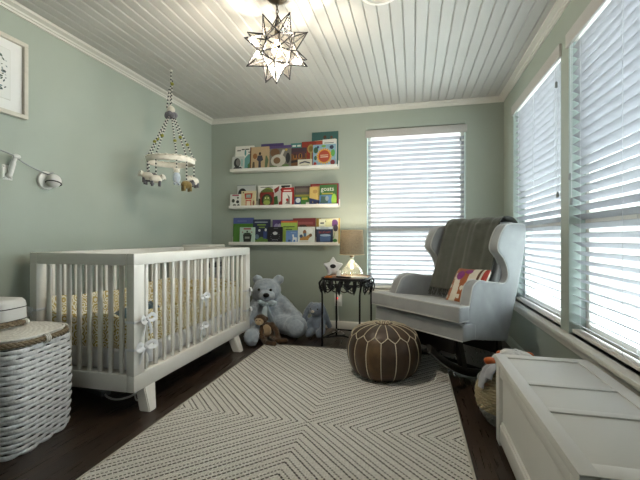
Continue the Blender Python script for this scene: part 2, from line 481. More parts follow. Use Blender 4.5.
def leg(tx, ty, bx_, by):
    """splayed slab leg: (lo, hi) ranges at the top and at the floor"""
    b = MB()
    A = [b.bm.verts.new(L(x, y, CZ0 + .006)) for x, y in ((tx[0], ty[0]), (tx[1], ty[0]), (tx[1], ty[1]), (tx[0], ty[1]))]
    B = [b.bm.verts.new(L(x, y, 0)) for x, y in ((bx_[0], by[0]), (bx_[1], by[0]), (bx_[1], by[1]), (bx_[0], by[1]))]
    b.mi(M_white); b.bm.faces.new(A[::-1]); b.bm.faces.new(B)
    for i in range(4): b.bm.faces.new((A[i], B[i], B[(i+1) % 4], A[(i+1) % 4]))
    bmesh.ops.recalc_face_normals(b.bm, faces=b.bm.faces)
    bmesh.ops.bevel(b.bm, geom=b.bm.edges[:], offset=.005, segments=2, affect='EDGES')
    return b.build('leg', crib)
leg((-1.535, CX1 - .003), (1.852, 1.948), (-1.482, -1.412), (1.822, 1.880)); leg((-1.535, CX1 - .003), (2.955, 3.05), (-1.48, -1.41), (2.955, 3.02))
leg((CX0 + .003, CX0 + .07), (1.852, 1.948), (CX0 - .05, CX0 + .02), (1.822, 1.880)); leg((CX0 + .003, CX0 + .07), (2.955, 3.05), (CX0 - .05, CX0 + .02), (2.955, 3.02))
MB().box(L(CX0 + .04, CY0 + .04, CZ0 + .07), L(CX1 - .04, CY1 - .04, CZ0 + .09), M_white).build('mattress_support', crib)

b = MB().box((-.300, -.70, 0), (.300, .70, .12), M_sheet, .03, 3)
mt = b.build('crib_mattress', loc=((CX0 + CX1) / 2, (CY0 + CY1) / 2, CZ0 + .091)); tag(mt, 'white-sheeted crib mattress lying between the crib slats', 'mattress')

# bumper pads
bump = thing('crib_bumper', 'ochre and white damask crib bumper tied inside the crib slats', 'crib bumper', ((CX0 + CX1) / 2, (CY0 + CY1) / 2, CZ0 + .212))
bl = bump.location
def pad(p0, p1, zt, zb, ph, thick=.03):
    p0 = Vector(p0); p1 = Vector(p1); d = p1 - p0; n = Vector((-d.y, d.x)).normalized()
    def fn(u, v):
        a = 2 * pi * v
        top = zt + .012 * sin(u * 9 + ph) + .006 * sin(u * 23 + ph)
        cz = (top + zb) / 2; hz = (top - zb) / 2
        ca, sa = cos(a), sin(a)
        zz = cz + hz * math.copysign(abs(sa) ** .45, sa)
        th = thick * math.copysign(abs(ca) ** .6, ca) * (.5 + .08 * sin(u * 40 + ph))
        p = p0 + d * u + n * th
        return Vector((p.x - bl.x, p.y - bl.y, zz - bl.z))
    MB().grid(fn, 60, 28, M_damask).build('bumper_pad', bump, 60)
pad((CX1 - .075, CY0 + .06), (CX1 - .075, CY1 - .06), .525, .335, .4)
pad((CX0 + .075, CY0 + .06), (CX0 + .075, CY1 - .06), .60, .335, 1.5)
pad((CX0 + .09, CY0 + .07), (CX1 - .09, CY0 + .07), .525, .335, 2.2)
pad((CX0 + .09, CY1 - .075), (CX1 - .09, CY1 - .075), .585, .335, 3.0)
def bow(c, out, size=.05, post=None):
    """ribbon bow at c (world), facing direction out; post=(hx,hy,cx,cy) band round a post"""
    b = MB(); c = Vector(c) - Vector(bl); o = Vector(out).normalized(); s = Vector((-o.y, o.x, 0))
    def rib(pts, wdt):
        P = spline(pts, 5)
        b.tube(P, wdt, M_tie, 8, flat=(1, .18))
    for sg in (1, -1):
        rib([c, c + s * sg * size * .6 + Vector((0, 0, size * .35)) + o * .012, c + s * sg * size * .95 + o * .02, c + s * sg * size * .5 - Vector((0, 0, size * .15)) + o * .018, c + o * .008], .011)
        rib([c + o * .006, c + s * sg * size * .35 - Vector((0, 0, size * .6)) + o * .014, c + s * sg * size * .55 - Vector((0, 0, size * 1.25)) + o * .01], .011)
    b.ell(c + o * .01, (.011, .011, .012), M_tie)
    if post:
        x0, x1, y0, y1 = post; e = .003; z = c.z
        q = [(x0 - e, y0 - e), (x1 + e, y0 - e), (x1 + e, y1 + e), (x0 - e, y1 + e)]
        b.tube([(x - bl.x, y - bl.y, z) for x, y in q], .007, M_tie, 6, closed=True, flat=(1, .5))
    b.build('tie', bump)
P_nf = (CX1 - PT, CX1, CY0, CY0 + .085); P_ff = (CX1 - PT, CX1, CY1 - .085, CY1); P_nb = (CX0, CX0 + PT, CY0, CY0 + .085)
bow((CX1 + .002, CY0 + .09, .505), (1, .1, 0), .07, P_nf)
bow((CX1 + .002, CY0 + .08, .355), (1, -.2, 0), .07, P_nf)
bow((CX1 + .003, CY0 + .69, .545), (1, 0, 0), .06); bow((CX1 + .003, CY0 + .67, .335), (1, 0, 0), .055)
bow((CX1 + .002, CY1 - .03, .485), (1, .3, 0), .045, P_ff); bow((CX1 + .002, CY1 - .03, .305), (1, .3, 0), .045, P_ff)
bow((CX0 + .02, CY0 - .003, .545), (0, -1, 0), .03, P_nb)
# soft toy lying in the crib
t = MB()
t.ell((0, 0, .07), (.11, .06, .065)).ell((.10, 0, .10), (.055, .05, .055)).ell((.09, .045, .14), .02).ell((.09, -.045, .14), .02).ell((-.09, .05, .04), (.05, .025, .025)).ell((-.09, -.05, .04), (.05, .025, .025))
M_toyblue = fabric('slate_blue_plush', '#4f6470', '#63767f', 30, 150, .8)
t.mi(M_toyblue); o = t.build('stuffed_toy', loc=(-1.86, 2.22, CZ0 + .215), rot=(0, 0, R(30))); soften(o, .012, 4); o.scale = (1.2,) * 3
tag(o, 'slate blue stuffed toy lying on the mattress inside the crib', 'stuffed toy')

# ------------------------------------------------------------------ corner behind the crib
M_cab = solid('pale_grey_cabinet_paint', '#9a9b98', .5, .04)
cab = thing('storage_cabinet', 'pale grey cabinet in the corner beyond the crib', 'cabinet', (-2.055, 3.475, 0))
MB().box((-.19, -.16, .04), (.16, .2, .60), M_cab, .006).build('body', cab)
for z in (.08, .34):
    d = MB().box((-.17, -.172, z), (.14, -.16, z + .23), M_cab, .004).build('door', cab)
    MB().ell((-.015, -.178, z + .17), .008, M_iron).build('knob', d)
for x in (-.16, .13):
    for y in (-.13, .17): MB().box((x - .02, y - .02, 0), (x + .02, y + .02, .045), M_cab).build('foot', cab)
cols = [('#8e9192', 'folded grey blanket, bottom of the stack beyond the crib'), ('#3a3c40', 'folded charcoal blanket second from the bottom beyond the crib'),
        ('#a9aaa6', 'folded pale grey blanket in the middle of the stack beyond the crib'), ('#7b2f33', 'thin folded dark red blanket in the stack beyond the crib'), ('#c9c8c0', 'folded cream knit blanket on top of the stack beyond the crib')]
z = .601
for i, (c, lb) in enumerate(cols):
    hgt = (.07, .05, .075, .03, .07)[i]
    b = MB(); m = fabric('blanket_' + c[1:], c, None, 40, 90, .9)
    for q in range(2):
        b.box((-.165, -.155, q * hgt / 2 + .001), (.145, .175, (q + 1) * hgt / 2 - .001), m, hgt * .22, 3)
    o = b.build('folded_blanket', loc=(-2.055 + (i % 2) * .008, 3.475, z)); z += hgt + .001
    tag(o, lb, 'blanket', 'folded blankets stacked beyond the crib')

# ------------------------------------------------------------------ wicker hamper
def weave(b, rfun, z0, z1, rows, stakes, mat, amp=.006, bul=.005, per=8, scale=lambda v: 1):
    """horizontal strands passing over and under upright stakes, open where a strand dips behind"""
    nu = stakes * per; i = b.mi(mat); dz = (z1 - z0) / rows
    for row in range(rows):
        V = []
        for q in range(5):
            fr = q / 4; v = (row + fr) / rows; ln = []
            for a in range(nu):
                th = 2 * pi * a / nu; ph_ = cos(pi * a / per + pi * row)
                r = rfun(th) * scale(v) + bul * sin(pi * fr) + amp * ph_
                # strands pinch where they dive behind a stake
                pin = 1 - .38 * max(0, -ph_) ** 2
                z = z0 + dz * (row + .5 + (fr - .5) * 1.04 * pin)
                ln.append(b.bm.verts.new((r * cos(th), r * sin(th), z)))
            V.append(ln)
        for q in range(4):
            for a in range(nu):
                b.bm.faces.new((V[q][a], V[q][(a + 1) % nu], V[q + 1][(a + 1) % nu], V[q + 1][a])).material_index = i
def superell(a, c, n): return lambda th: (abs(cos(th) / a) ** n + abs(sin(th) / c) ** n) ** (-1 / n)
M_wicker = solid('white_painted_wicker', '#d2d3d5', .55, .14, 70, .3, 120)
M_lidw = solid('white_painted_cane', '#d0cec8', .6, .12, 90, .3, 150)
M_gap = solid('hamper_gap_shade', '#38383b', .8, .2)  # dark colour painting the shade seen between the white strands
def rope_mat():
    t = NT('twisted_jute_rope')
    base = t.ramp(t.noise(120, 3).outputs[0], [(.3, lin('#5f5444')), (.7, lin('#8a7c64'))])
    t.principled(base, .95, t.bump(t.noise(300, 2).outputs[0], .5, .003)); return t.m
M_rope = rope_mat()
def rope(b, pts, r, mat):
    P = spline(pts, 10)
    n = len(P); acc = 0
    strands = [[], [], []]
    up = Vector((0, 0, 1))
    for i in range(n):
        a = P[max(0, i-1)]; c = P[min(n-1, i+1)]; t = (c - a).normalized()
        if i: acc += (P[i] - P[i-1]).length
        nx = (up - t * up.dot(t)).normalized(); ny = t.cross(nx)
        for s in range(3):
            an = acc / (r * 5.5) * 2 * pi + s * 2 * pi / 3
            strands[s].append(P[i] + nx * cos(an) * r * .5 + ny * sin(an) * r * .5)
    for s in strands: b.tube(s, r * .62, mat, 7)
ham = thing('laundry_hamper', 'white woven wicker hamper with rope handle beside the crib', 'hamper', (-1.925, 1.425, 0), R(10))
rf = superell(.232, .20, 5)
b = MB(); weave(b, rf, .0, .475, 22, 32, M_wicker, .0045, .004, 8, lambda v: .965 + .06 * sin(pi * (.1 + .75 * v)))
b.build('body', ham, 60)
b = MB(); weave(b, lambda th: rf(th) * .945, .0, .47, 2, 20, M_gap, 0, 0, 8); b.build('lining', ham)  # dark inner shell added so the weave gaps read as shaded
b = MB()   # lid: rim + woven top
rl = superell(.228, .200, 3.0)
def lidf(u, v):
    th = 2 * pi * u; rr = rl(th) * v
    k = int(v * 20); wv = .0022 * cos(pi * u * 60 + pi * k) if .1 < v < .97 else 0
    return Vector((rr * cos(th), rr * sin(th), .515 + .018 * (1 - v ** 3) + wv))
b.grid(lidf, 240, 40, M_lidw, closeu=True)
b.grid(lambda u, v: Vector((rl(2*pi*u) * 1.0 * cos(2*pi*u), rl(2*pi*u) * sin(2*pi*u), .478 + .037 * v)), 120, 3, M_lidw, closeu=True)
for zz in (.480, .513): b.tube([Vector((rl(2*pi*k/80) * 1.005 * cos(2*pi*k/80), rl(2*pi*k/80) * 1.005 * sin(2*pi*k/80), zz)) for k in range(80)], .007, M_lidw, 8, closed=True)
b.build('lid', ham, 60)
b = MB()
pts = [Vector(((rl(a) + .012) * cos(a), (rl(a) + .012) * sin(a), .492)) for a in [R(-75 + 12 * k) for k in range(11)]]
rope(b, pts, .0125, M_rope)
b.build('rope_handle', ham)
b = MB(); rope(b, [(-.10, -.16, .528), (-.02, -.145, .542), (.05, -.08, .553), (.075, .0, .556), (.06, .05, .548)], .0125, M_rope); b.build('rope_handle', ham)
M_tiew = fabric('white_cord_wrap', '#d4d3cc', '#e0dfd8', 60, 200, .4)
for a in (R(-6), R(45)):
    p = Vector(((rl(a) + .012) * cos(a), (rl(a) + .012) * sin(a), .492)); b = MB()
    for k in range(3):
        tdir = Vector((-sin(a), cos(a), 0)); c = p + tdir * (k - 1) * .009
        b.tube([c + Vector((cos(a) * cos(q) * .017, sin(a) * cos(q) * .017, sin(q) * .02)) for q in [2*pi*j/14 for j in range(14)]], .004, M_tiew, 6, closed=True)
    b.build('cord_wrap', ham)
b = MB().ell((.064, .06, .551), (.018, .014, .014), M_tiew); b.build('cord_wrap', ham)

cs = thing('baby_wipes_case', 'white rounded plastic case with dark seams on the hamper lid', 'case', (-2.07, 1.465, .537), R(10))
M_case = solid('white_case_plastic', '#d2d2d0', .5, .02)
M_seam = solid('dark_seam', '#3c3c40', .6, .1)
rc = superell(.15, .10, 4)
def casef(u, v):
    th = 2 * pi * u
    pr = [(.0, .0), (.97, .0), (1.0, .012), (1.0, .045), (.99, .085), (.96, .105), (.88, .119), (.6, .124), (0, .125)]
    q = v * (len(pr) - 1); i = min(len(pr) - 2, int(q)); f = q - i
    s = pr[i][0] * (1 - f) + pr[i+1][0] * f; zz = pr[i][1] * (1 - f) + pr[i+1][1] * f
    return Vector((rc(th) * s * cos(th), rc(th) * s * sin(th), zz))
MB().grid(casef, 64, 24, M_case, closeu=True).build('body', cs, 50)
for zz, s in ((.018, 1.002), (.078, .995)):
    MB().tube([Vector((rc(2*pi*k/64) * s * cos(2*pi*k/64), rc(2*pi*k/64) * s * sin(2*pi*k/64), zz)) for k in range(64)], .0022, M_seam, 6, closed=True).build('seam', cs)
MB().box((-.1, -.02, .1235), (-.06, .02, .127), M_seam, .001).build('latch', cs)

# ------------------------------------------------------------------ left wall items
pf = thing('wall_picture', 'pale wooden picture frame with botanical print on the green wall', 'picture', (XL, 1.55, 1.9))
hw, hh, fw = .258, .226, .024
M_frame = solid('pale_frame_wood', '#bdb8ab', .5, .05, 40)
b = MB()
for lo, hi in (((.002, -hw, hh - fw), (.032, hw, hh)), ((.002, -hw, -hh), (.032, hw, -hh + fw)), ((.002, -hw, -hh + fw), (.032, -hw + fw, hh - fw)), ((.002, hw - fw, -hh + fw), (.032, hw, hh - fw))): b.box(lo, hi, M_frame, .002)
b.build('frame', pf)
M_mat = solid('white_mat_board', '#d8d8d6', .9, .01)
m_ = MB().box((.004, -hw + fw, -hh + fw), (.012, hw - fw, hh - fw), M_mat)
m_.build('mat_board', pf)
M_line = ink('#b9b7ae'); M_printbg = solid('print_paper', '#d2d3d0', .9, .01)
b = MB().box((.012, -.17, -.14), (.0135, .165, .15), M_line).box((.0130, -.168, -.138), (.0142, .163, .148), M_printbg)
rnd = random.Random(3)
for k in range(260):
    y = rnd.uniform(-.14, .145); zz = rnd.uniform(-.125, .13)
    if rnd.random() < .35: continue
    c = rnd.choice(['#2f3b46', '#566873', '#8a9497', '#3d4a3f'])
    a = rnd.uniform(0, 6.3); r1 = rnd.uniform(.005, .013); r2 = r1 * .45
    b.prism([(r1 * cos(q) * cos(a) - r2 * sin(q) * sin(a), r1 * cos(q) * sin(a) + r2 * sin(q) * cos(a)) for q in [2*pi*j/8 for j in range(8)]], .0006, ink(c), (.0142, y, zz), (0, 1, 0), (0, 0, 1))
b.build('print', pf)

br = thing('wall_bracket', 'white screw plate bracket holding a cord beside the picture', 'bracket', (XL, 1.705, 1.345))
b = MB().box((0, -.028, -.045), (.006, .028, .04), M_plastic, .002)
for yy in (-.02, .02):
    for zz in (-.036, .031): b.ell((.006, yy, zz), (.002, .004, .004), M_greyplastic, u=10, v=6)
b.build('plate', br)
MB().tube(spline([(.006, .0, -.022), (.02, .003, -.012), (.028, .007, .02), (.036, .012, .06), (.042, .018, .088)], 6), [.017] * 6 + [.014] * 12 + [.011] * 7, M_plastic, 12).build('arm', br)
MB().ell((.045, .022, .092), (.016, .022, .014), M_plastic).build('clamp', br)
cam_t = thing('baby_monitor', 'round white camera with black band mounted on the green wall', 'camera', (XL, 1.94, 1.33))
MB().lathe([(.0, .0), (.055, .0), (.06, .006), (.056, .018), (.036, .026), (0, .027)], M_plastic, 28, mx=Matrix.Rotation(R(90), 4, 'Y')).build('base', cam_t)
b = MB().ell((.055, .012, -.002), (.042, .046, .043), M_plastic, (0, 0, R(30))); b.build('housing', cam_t)
b = MB(); b.tube([Vector((.055, .012, -.005)) + Matrix.Rotation(R(30), 3, 'Z') @ Vector((.041 * cos(q), .046 * sin(q), -.012 - .012 * sin(q))) for q in [2*pi*j/30 for j in range(30)]], .004, M_black, 6, closed=True); b.build('band', cam_t)
MB().tube(spline([(.03, -.01, .035), (.035, .01, .045), (.03, .03, .055)], 5), .004, M_greyplastic, 6).build('wire_clip', cam_t)
b = MB().tube(spline([(.03, -.30, 1.52), (.035, -.20, 1.485), (.05, -.012 - .0, 1.445), (.045, .03, 1.43), (.03, .12, 1.40), (.03, .22, 1.372), (.036, .245, 1.368)], 8), .0035, M_greyplastic, 6)
o = b.build('camera_cord', loc=(XL, 1.69, 0)); tag(o, 'thin grey cord strung from the bracket to the wall camera', 'cord')

# ------------------------------------------------------------------ mobile
mob = thing('crib_mobile', 'felt animal mobile with beaded strings hanging above the crib', 'mobile', (-1.905, 2.713, ZC))
M_bead1 = ink('#d8d5cc'); M_bead2 = ink('#2f3038')
def beads(b, p0, p1, step=.0135, r=.0065):
    p0 = Vector(p0); p1 = Vector(p1); n = int((p1 - p0).length / step)
    b.tube([p0, p1], .0018, M_bead2, 5)
    for k in range(n + 1): b.ell(p0.lerp(p1, k / n), r, M_bead1 if k % 2 else M_bead2, u=8, v=6)
b = MB().lathe([(.0, 0), (.012, 0), (.012, -.01), (.004, -.012), (0, -.012)], M_bead1, 12).tube([(0, 0, -.01), (0, 0, -.03)], .002, M_bead2, 6); b.build('ceiling_hook', mob)
b = MB(); beads(b, (0, 0, -.02), (-.006, 0, -.30)); beads(b, (.012, 0, -.09), (-.004, .006, -.29)); beads(b, (-.01, -.01, -.16), (-.03, -.01, -.30)); b.ell((.014, -.005, -.115), .014, M_felt); b.build('bead_strand', mob)
zb = 2.003 - ZC
MB().ell((0, 0, zb), .031, M_cream).build('felt_ball', mob)
b = MB()
for k in range(9): b.ell((.028 * cos(k * .7), .028 * sin(k * .7), zb - .045 + .006 * sin(k * 2.1)), .024, M_greywool, u=12, v=8)
fuzz(b.build('wool_ruffle', mob), .006, .01)
zr = 1.585 - ZC; RR = .178
b = MB()
def ringf(u, v):
    a = 2*pi*u; q = 2*pi*v
    return Vector(((RR + .007 * cos(q)) * cos(a), (RR + .007 * cos(q)) * sin(a), zr + .022 * math.copysign(abs(sin(q)) ** .6, sin(q))))
b.grid(ringf, 64, 12, M_cream, closeu=True); b.build('ring', mob, 60)
b = MB().tube([((RR + .004) * cos(2*pi*k/44), (RR + .004) * sin(2*pi*k/44), zr + .021) for k in range(44)], .004, M_cream, 6, closed=True)
for k in range(22):
    a = 2*pi*k/22; b.ell(((RR + .004) * cos(a), (RR + .004) * sin(a), zr + .022), (.014, .014, .007), M_cream, u=10, v=6)
b.build('ring_trim', mob)
def animal(kind, k, ang, drop):
    x, y = RR * cos(ang), RR * sin(ang); z = zr - drop - .035
    s = MB(); beads(s, (.02 * cos(ang), .02 * sin(ang), zb - .05), (x * .98, y * .98, zr + .03)); p = Vector((.02*cos(ang), .02*sin(ang), zb - .05)).lerp(Vector((x, y, zr + .03)), .55 + .12 * (k % 2)); s.ell(p, .0135, M_felt, u=12, v=8)
    beads(s, (x, y, zr - .02), (x, y, z + .03)); s.build('bead_strand', mob)
    a = MB(); f = -1 if k % 2 else 1
    body, head = {'elephant': (M_greywool, M_greywool), 'sheep': (M_cream, M_cream), 'owl': (M_bearlight, M_cream), 'ox': (M_tan2, M_greywool)}[kind]
    if kind == 'owl':
        a.ell((0, 0, -.01), (.03, .026, .045), body).ell((0, 0, .045), .022, head).ell((-.02, 0, .06), .008, head).ell((.02, 0, .06), .008, head).ell((-.015, -.01, -.058), .011, body).ell((.015, -.01, -.058), .011, body)
    else:
        a.ell((0, 0, 0), (.045, .028, .032), body).ell((f * .045, 0, .018), (.023, .02, .022), head).ell((f * .062, 0, .008), (.012, .01, .01), head)
        a.ell((f * .042, .02, .03), (.008, .014, .01), head).ell((f * .042, -.02, .03), (.008, .014, .01), head)
        for lx_ in (-.026, .026):
            for ly_ in (-.015, .015): a.tube([(lx_, ly_, -.015), (lx_, ly_, -.052)], .010, body if kind != 'sheep' else M_greywool, 8)
        if kind == 'elephant': a.tube(spline([(f * .06, 0, .012), (f * .08, 0, -.005), (f * .085, 0, -.03)], 4), [.011] * 4 + [.007] * 5, head, 8)
    o = a.build(kind, mob, loc=(x, y, z), rot=(0, 0, R(14) + k * .2)); fuzz(o, .004, .008)
M_tan2 = fabric('olive_brown_wool', '#6f5f36', '#85754a', 40, 150, .6)
for k, (kd, a, dr) in enumerate([('elephant', R(195), .10), ('sheep', R(232), .10), ('sheep', R(268), .135), ('owl', R(318), .11), ('ox', R(345), .165), ('sheep', R(25), .12)]): animal(kd, k, a, dr)

# ------------------------------------------------------------------ star pendant
SP = Vector((-.746, 2.035, 2.032))
pend = thing('pendant_light', 'lit glass star pendant with dark metal edges hanging from ceiling', 'pendant light', (SP.x, SP.y, ZC))
zs = SP.z - ZC
MB().lathe([(0, 0), (.058, 0), (.058, -.006), (.05, -.016), (.03, -.026), (.012, -.03), (0, -.03)], M_chrome, 32).build('canopy', pend)
b = MB(); z = -.028; k = 0
while z > zs + .135:
    q = [Vector((.007 * cos(t), 0, .013 * sin(t))) for t in [2*pi*j/14 for j in range(14)]]
    if k % 2: q = [Vector((0, p.x, p.z)) for p in q]
    b.tube([p + Vector((0, 0, z - .012)) for p in q], .0022, M_chrome, 6, closed=True); z -= .02; k += 1
b.build('chain', pend)
MB().lathe([(.004, .135), (.010, .128), (.015, .10), (.016, .07), (.012, .055), (.011, .03), (0, .03)], M_chrome, 20, (0, 0, zs)).build('socket', pend)
from mathutils import Quaternion
import itertools
rotm = Quaternion((-.4427, 1.1466, -2.5281, 1.1153)).normalized().to_matrix()
g_ = 1 + 2 ** .5
V24 = [(rotm @ Vector(p).normalized()) * .1076 for q in itertools.product((1, -1), repeat=3) for p in ((q[0], q[1], q[2] * g_), (q[0], q[1] * g_, q[2]), (q[0] * g_, q[1], q[2]))]
F18 = [(rotm @ Vector(v).normalized()) for v in itertools.product((-1, 0, 1), repeat=3) if 0 < sum(abs(t) for t in v) < 3]
F8 = [(rotm @ Vector(v).normalized()) for v in itertools.product((-1, 1), repeat=3)]
fr = MB(); pn = MB(); pn.mi(M_starglass); RT = .1967
C0 = Vector((0, 0, zs)); done = set()
def ringof(n, k):
    idx = sorted(range(24), key=lambda t: -V24[t].dot(n))[:k]
    a = (V24[idx[0]] - n * V24[idx[0]].dot(n)).normalized(); bb = n.cross(a)
    return sorted(idx, key=lambda t: math.atan2(V24[t].dot(bb), V24[t].dot(a)))
for n in F18:
    idx = ringof(n, 4); tip = C0 + n * RT
    for q in range(4):
        A, B = idx[q], idx[(q + 1) % 4]
        if (min(A, B), max(A, B)) not in done:
            done.add((min(A, B), max(A, B))); fr.tube([C0 + V24[A], C0 + V24[B]], .0036, M_iron, 6)
        fr.tube([C0 + V24[A], tip], [.0038, .003], M_iron, 6)
        pn.bm.faces.new([pn.bm.verts.new(p) for p in (C0 + V24[A], C0 + V24[B], tip)])
    fr.ell(tip, .004, M_iron, u=8, v=6)
for n in F8: pn.bm.faces.new([pn.bm.verts.new(C0 + V24[t]) for t in ringof(n, 3)])
fr.build('lead_frame', pend); pn.build('glass_panes', pend, 5)
M_bulb = glow('warm_bulb_glow', '#ffe8c4', 8)
MB().lathe([(.0, -.045), (.018, -.04), (.03, -.02), (.031, 0), (.022, .02), (.013, .035), (.012, .045), (0, .045)], M_bulb, 20, (0, 0, zs + .005)).build('bulb', pend)
def point(name, loc, watts, colr, rad):
    l = bpy.data.lights.new(name, 'POINT'); l.energy = watts; l.color = colr; l.shadow_soft_size = rad
    o = bpy.data.objects.new(name, l); col.objects.link(o); o.location = loc; return o
PEND_W = 41; LAMP_W = 13; SUN_A = 23; SUN_B = 14
lp = point('pendant_lamp', (0, 0, zs - .055), PEND_W, (1, .90, .78), .034); lp.parent = pend

cf = thing('ceiling_speaker', 'round white ring fixture on the bead-board ceiling', 'ceiling fixture', (-.178, 2.19 - .07, ZC))
MB().lathe([(.085, -.004), (.088, -.014), (.108, -.012), (.115, -.003), (.115, .003), (.085, .003)], M_white, 40).build('trim_ring', cf)
MB().lathe([(0, -.004), (.04, -.005), (.086, -.004)], M_cream, 40).lathe([(0, -.012), (.03, -.012), (.045, -.006), (.05, -.002)], M_plastic, 32).build('grille', cf)

# ------------------------------------------------------------------ picture ledges + books
ledges = {}
LZ = {1: 1.700, 2: 1.290, 3: .888}
ll = {1: 'white picture ledge with books, topmost of three on far wall', 2: 'white picture ledge with books, middle of three on far wall', 3: 'white picture ledge with books, lowest of three on far wall'}
for k in (1, 2, 3):
    x0, x1 = (-1.985, -.765) if k == 1 else (-2.0, -.757)
    root = thing('picture_ledge', ll[k], 'shelf', ((x0 + x1) / 2, YB, LZ[k]), 0, 'white picture ledges')
    w2 = (x1 - x0) / 2
    MB().box((-w2, -.10, 0), (w2, -.001, .016), M_shelf, .002).build('shelf_board', root)
    MB().box((-w2, -.113, 0), (w2, -.099, .034), M_shelf, .002).build('front_lip', root)
    MB().box((-w2, -.014, .016), (w2, -.001, .09), M_shelf, .002).build('back_rail', root)

M_pages = solid('book_pages', '#d6d0c0', .9, .08, 200)
def book(label, x, w, h, ledge, layer, cover, art, spine=None, th=.012):
    """front cover faces -y; origin at bottom centre of the front cover"""
    b = MB(); mc = ink(cover); ms = ink(spine or cover)
    b.box((-w/2 + .001, .002, .002), (w/2 - .003, th - .002, h - .002), M_pages)
    b.box((-w/2, 0, 0), (w/2, .002, h), mc).box((-w/2, th - .002, 0), (w/2, th, h), mc).box((-w/2, 0, 0), (-w/2 + .002, th, h), ms)
    for i, a in enumerate(art):
        y = -.0003 - .00025 * i; m = ink(a[-1]); k = a[0]
        if k == 'r': poly = [(a[1], a[2]), (a[3], a[2]), (a[3], a[4]), (a[1], a[4])]; poly = [((u - .5) * w, v * h) for u, v in poly]
        elif k == 'd':
            cx_, cz_ = (a[1] - .5) * w, a[2] * h; rx = a[3] * w; rz = a[4] * h
            poly = [(cx_ + rx * cos(2*pi*j/20), cz_ + rz * sin(2*pi*j/20)) for j in range(20)]
        elif k == 'p': poly = [((u - .5) * w, v * h) for u, v in a[1]]
        elif k == 's':  # rayed sun / blossom
            cx_, cz_ = (a[1] - .5) * w, a[2] * h
            poly = [(cx_ + a[3] * w * (1 if j % 2 else .76) * cos(2*pi*j/40), cz_ + a[3] * w * (1 if j % 2 else .76) * sin(2*pi*j/40)) for j in range(40)]
        elif k == 't':
            cu = bpy.data.curves.new('lettering', 'FONT'); cu.body = a[1]; cu.size = 1; cu.align_x = 'CENTER'; cu.resolution_u = 2
            to = bpy.data.objects.new('lettering', cu); me = bpy.data.meshes.new_from_object(to)
            tb = bmesh.new(); tb.from_mesh(me); bpy.data.objects.remove(to); bpy.data.meshes.remove(me); bpy.data.curves.remove(cu)
            s_ = a[4] * h; xs = [v.co.x for v in tb.verts]; wd = max(xs) - min(xs); sx = min(s_, a[5] * w / wd) if len(a) > 6 else s_
            for v in tb.verts: v.co = Vector(((a[2] - .5) * w + v.co.x * sx, y, a[3] * h + v.co.y * s_))
            b.merge(tb, m); continue
        bb = bmesh.new(); bb.faces.new([bb.verts.new((p[0], y, p[1])) for p in poly])
        b.merge(bb, m)
    zs_ = LZ[ledge] + .0165
    lean = R(-7 if layer == 0 else -5)
    # the bottom edge stands on the board, the top leans back
    yb = YB - {0: .033, 1: .058, 2: .080, 3: .093}[layer]
    o = b.build('book', loc=(x, yb, zs_), rot=(R(-3.0) if layer == 0 else R(-4), 0, 0))
    tag(o, label, 'book', {1: 'books on the top ledge', 2: 'books on the middle ledge', 3: 'books on the lowest ledge'}[ledge])
    return o
#BOOKS
def bx(px):  # column of the reference where a spine stands, measured once on the wall plane
    u = (px - 320) / 381; return 3.92 * (-.2372 + .9715 * u) / (.9715 + .2372 * u)
def bk(label, l, tp, r, ledge, layer, cover, art, spine=None):
    x0, x1 = bx(l), bx(r); xc = (x0 + x1) / 2
    dep = .2372 * -xc + .9715 * 3.93
    h = .965 + (238 - tp) * dep / 381 - LZ[ledge] - .0165
    book(label, xc, x1 - x0, h, ledge, layer, cover, art, spine)
W, K = '#d9d7cf', '#1d1d20'
# top ledge
bk('purple book mostly hidden behind the tan one, top ledge', 259, 142.4, 281.5, 1, 0, '#3b2f58', [('r', 0, .93, 1, 1, '#4c4372')])
bk('teal atlas book with cream map, tallest on the top ledge', 310.3, 130.3, 337, 1, 0, '#2f5a58', [('p', [(.06, .55), (.95, .60), (.9, .80), (.1, .76)], '#b7ab88'), ('p', [(.2, .66), (.8, .70), (.8, .75), (.2, .72)], '#7f7a62'), ('d', .5, .85, .06, .05, '#4a3020'), ('d', .75, .84, .05, .04, '#5a3b28'), ('r', .04, .5, .2, .7, '#c9bf9d')])
bk('white book with teal shape at the left end of top ledge', 233.9, 145.3, 252.6, 1, 1, W, [('p', [(.45, .0), (1, 0), (1, .68), (.7, .66), (.45, .45)], '#6fa3a0'), ('p', [(.62, 0), (1, 0), (1, .42), (.8, .35)], '#27313a'), ('d', .8, .2, .12, .1, '#4f7a4a'), ('r', .1, .80, .3, .84, K), ('r', .34, .84, .5, .88, K), ('r', .54, .84, .74, .88, K), ('r', .7, .72, .9, .76, '#58676a'), ('d', .55, .72, .05, .12, '#5d8f8d')])
bk('teal book peeking above the brown one, top ledge', 289, 142, 301, 1, 0, '#3f7f7c', [('r', .15, .86, .45, .93, '#d5dcd5'), ('r', .55, .86, .85, .93, '#d5dcd5')])
bk('red book with gold emblem on the top ledge', 300.6, 140.6, 321.7, 1, 1, '#8a2f1f', [('d', .45, .72, .17, .17, '#a58c4e'), ('d', .45, .72, .10, .10, '#7f6b35'), ('r', .42, .32, .5, .6, '#b9a86c'), ('d', .3, .24, .10, .09, '#d2bf72'), ('r', .7, .8, 1, 1, '#9c3a22')], '#5e1f16')
bk('white picture book with heavy black strokes, right end of top ledge', 321.7, 138.4, 335.8, 1, 1, W, [('r', .12, .86, .8, .885, '#55565a'), ('r', .12, .74, .24, .82, K), ('r', .30, .74, .42, .82, K), ('r', .5, .74, .6, .82, K), ('r', .68, .74, .78, .82, K), ('r', .84, .74, .94, .82, K)])
